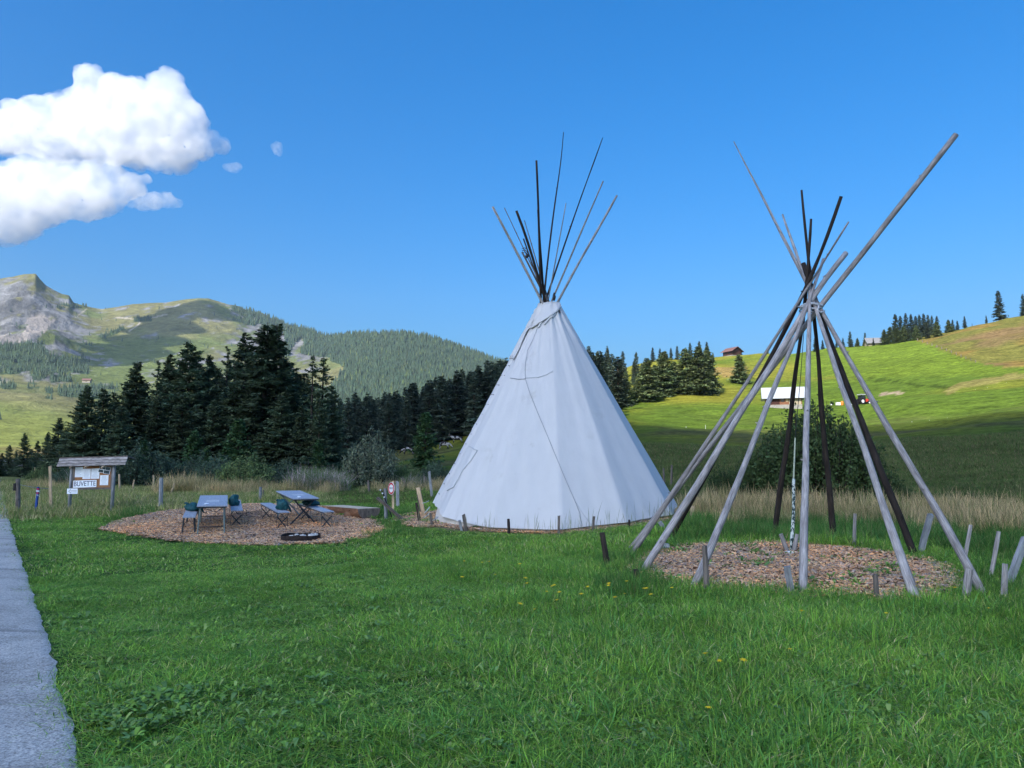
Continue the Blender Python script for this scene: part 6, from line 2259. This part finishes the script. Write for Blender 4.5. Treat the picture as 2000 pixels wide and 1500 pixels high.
# wood chips
CHIPM = leafmat('wood_chips', (1, 1, 1), .12, 0, (.42, (.60, .64, .76), (1.35, 1.05, .78)))
def chips(name, seed, n, rad, l0, l1):
    rn = np.random.RandomState(seed)
    a, rr_ = rn.uniform(0, 6.283, n), np.sqrt(rn.rand(n)) * rad
    c0 = np.stack([np.cos(a) * rr_, np.sin(a) * rr_, rn.uniform(.005, .045, n)], -1)
    L, Wd, T = rn.uniform(l0, l1, n) / 2, rn.uniform(.007, .017, n), rn.uniform(.002, .005, n)
    az, el, ro = rn.uniform(0, 6.283, n), rn.normal(0, .28, n), rn.normal(0, .5, n)
    d = np.stack([np.cos(az) * np.cos(el), np.sin(az) * np.cos(el), np.sin(el)], -1)
    s = np.cross(d, np.array((0, 0, 1.0))); s /= np.linalg.norm(s, axis=1)[:, None]
    u = np.cross(s, d)
    s, u = s * np.cos(ro)[:, None] + u * np.sin(ro)[:, None], u * np.cos(ro)[:, None] - s * np.sin(ro)[:, None]
    V = []
    for x in (-1, 1):
        for y in (-1, 1):
            for z in (-1, 1):
                V.append(c0 + d * (L * x)[:, None] + s * (Wd * y * rn.uniform(.6, 1.2, n))[:, None] + u * (T * z)[:, None])
    V = np.stack(V, 1)
    q = np.array([(0, 1, 3, 2), (4, 6, 7, 5), (0, 4, 5, 1), (2, 3, 7, 6), (0, 2, 6, 4), (1, 5, 7, 3)])
    Fq = (np.arange(n)[:, None, None] * 8 + q[None]).reshape(-1, 4)
    cols = np.array([(.72, .46, .27), (.80, .54, .33), (.50, .35, .25), (.40, .36, .35), (.58, .49, .43), (.13, .085, .06), (.86, .66, .45)])
    cols = np.minimum(cols * np.array((1.2, 1.07, .94)), .92)
    cc = cols[rn.choice(7, n, p=[.22, .15, .2, .15, .12, .10, .06])] * rn.uniform(.6, 1.2, (n, 1))
    return source(name, npmesh(name, V.reshape(-1, 3), Fq, np.repeat(cc, 8, 0)), CHIPM)
chip_src = [chips('chip_patch', 460 + i, 190, .26, .02, .062) for i in range(6)]
pts = []
for poly, sp, gate in ((BED_TABLES, .22, False), (BED_FRAME, .15, False), (BED_TEEPEE, .20, True)):
    xs = np.array([p[0] for p in poly]); ysx = np.array([p[1] for p in poly])
    gx, gy = np.meshgrid(np.arange(xs.min(), xs.max(), sp), np.arange(ysx.min(), ysx.max(), sp))
    gx, gy = gx.ravel() + rn.uniform(-.5, .5, gx.size) * sp, gy.ravel() + rn.uniform(-.5, .5, gy.size) * sp
    k = inpoly(gx, gy, poly)
    if gate:
        k &= bedmask(gx, gy) & (np.hypot(gx - TEE.x, gy - TEE.y) > TR - .9)
    pts.append(np.c_[gx[k], gy[k], hv(gx[k], gy[k]) + .012])
P = np.concatenate(pts)
scatter('wood_chips', P, rn.uniform(0, 6.28, len(P)), np.repeat(rn.uniform(.85, 1.15, len(P))[:, None], 3, 1), rn.randint(0, 6, len(P)), chip_src, 'loose wood chips covering the beds under tables, tent edge and pole frame', 'wood chips')

# yellow flowers in the lawn
YEL = simple('yellow_petals', (.80, .55, .02), .6, .2, 0, .1)
STEM = simple('green_stem', (.09, .16, .04), .7, .2, 0, .2)
q = MB(); q.tube([Vector((0, 0, 0)), Vector((.01, 0, .08)), Vector((.0, .01, .15))], [.0022, .002, .002], 4)
STEM_ME = q.mesh('stem'); STEM_ME.materials.append(STEM)
q = MB()
for k in range(9):
    t = k * .7
    q.add([(0, .01, .15), (math.cos(t - .25) * .014, .01 + math.sin(t - .25) * .014, .156), (math.cos(t) * .021, .01 + math.sin(t) * .021, .152), (math.cos(t + .25) * .014, .01 + math.sin(t + .25) * .014, .156)], [(0, 1, 2, 3)])
q.blob(Vector((0, .01, .153)), .009, .009, .005, 1, .1, 1)
HEAD_ME = q.mesh('flower_head'); HEAD_ME.materials.append(YEL)
FL = [(1037, 1172), (1146, 1165), (1148, 1168), (1083, 1170), (1066, 1177), (1087, 1176), (1141, 1196), (1047, 1210), (1007, 1219), (1096, 1204), (1206, 1204), (1225, 1164), (1260, 1172), (1281, 1191), (1315, 1175), (1194, 1170), (1196, 1166), (963, 1136), (957, 1118), (943, 1117), (910, 1109), (1538, 1297), (1566, 1235), (1730, 1225), (1404, 1325), (1441, 1344), (1390, 1326), (1789, 1163), (1786, 1166), (1933, 1209), (900, 1150), (1023, 1158), (1098, 1186), (1222, 1180), (1268, 1180), (1380, 1440), (1875, 1170), (1020, 1128)]
for i, (px, py) in enumerate(FL):
    g_ = G(px, py + 8)
    o_ = thing('yellow_flower', 'small yellow flower on a thin stem in the lawn before the teepees', 'flower', g_, 'yellow flowers in the lawn')
    o_.rotation_euler = (rt.uniform(-.2, .3), rt.uniform(-.2, .2), rt.uniform(0, 6))
    s = rt.uniform(.7, 1.25)
    o_.scale = (s * 1.35, s * 1.35, s * 1.35)
    for nm, mm in (('stem', STEM_ME), ('flower_head', HEAD_ME)):
        c_ = bpy.data.objects.new(nm, mm)
        COL.objects.link(c_)
        c_.parent = o_

# ------------------------------------------------------------------ air
hz = MB()
hz.box(Vector((0, 1700, 440)), 3400, 2500, 530)
m_ = bpy.data.materials.new('thin_mountain_air')
m_.use_nodes = True
t_ = m_.node_tree
t_.nodes.remove(t_.nodes['Principled BSDF'])
pv_ = t_.nodes.new('ShaderNodeVolumePrincipled')
pv_.inputs['Density'].default_value = .00004
pv_.inputs['Color'].default_value = (.62, .78, 1.0, 1)
t_.links.new(pv_.outputs[0], t_.nodes['Material Output'].inputs['Volume'])
link('haze', hz, m_, kind='stuff')
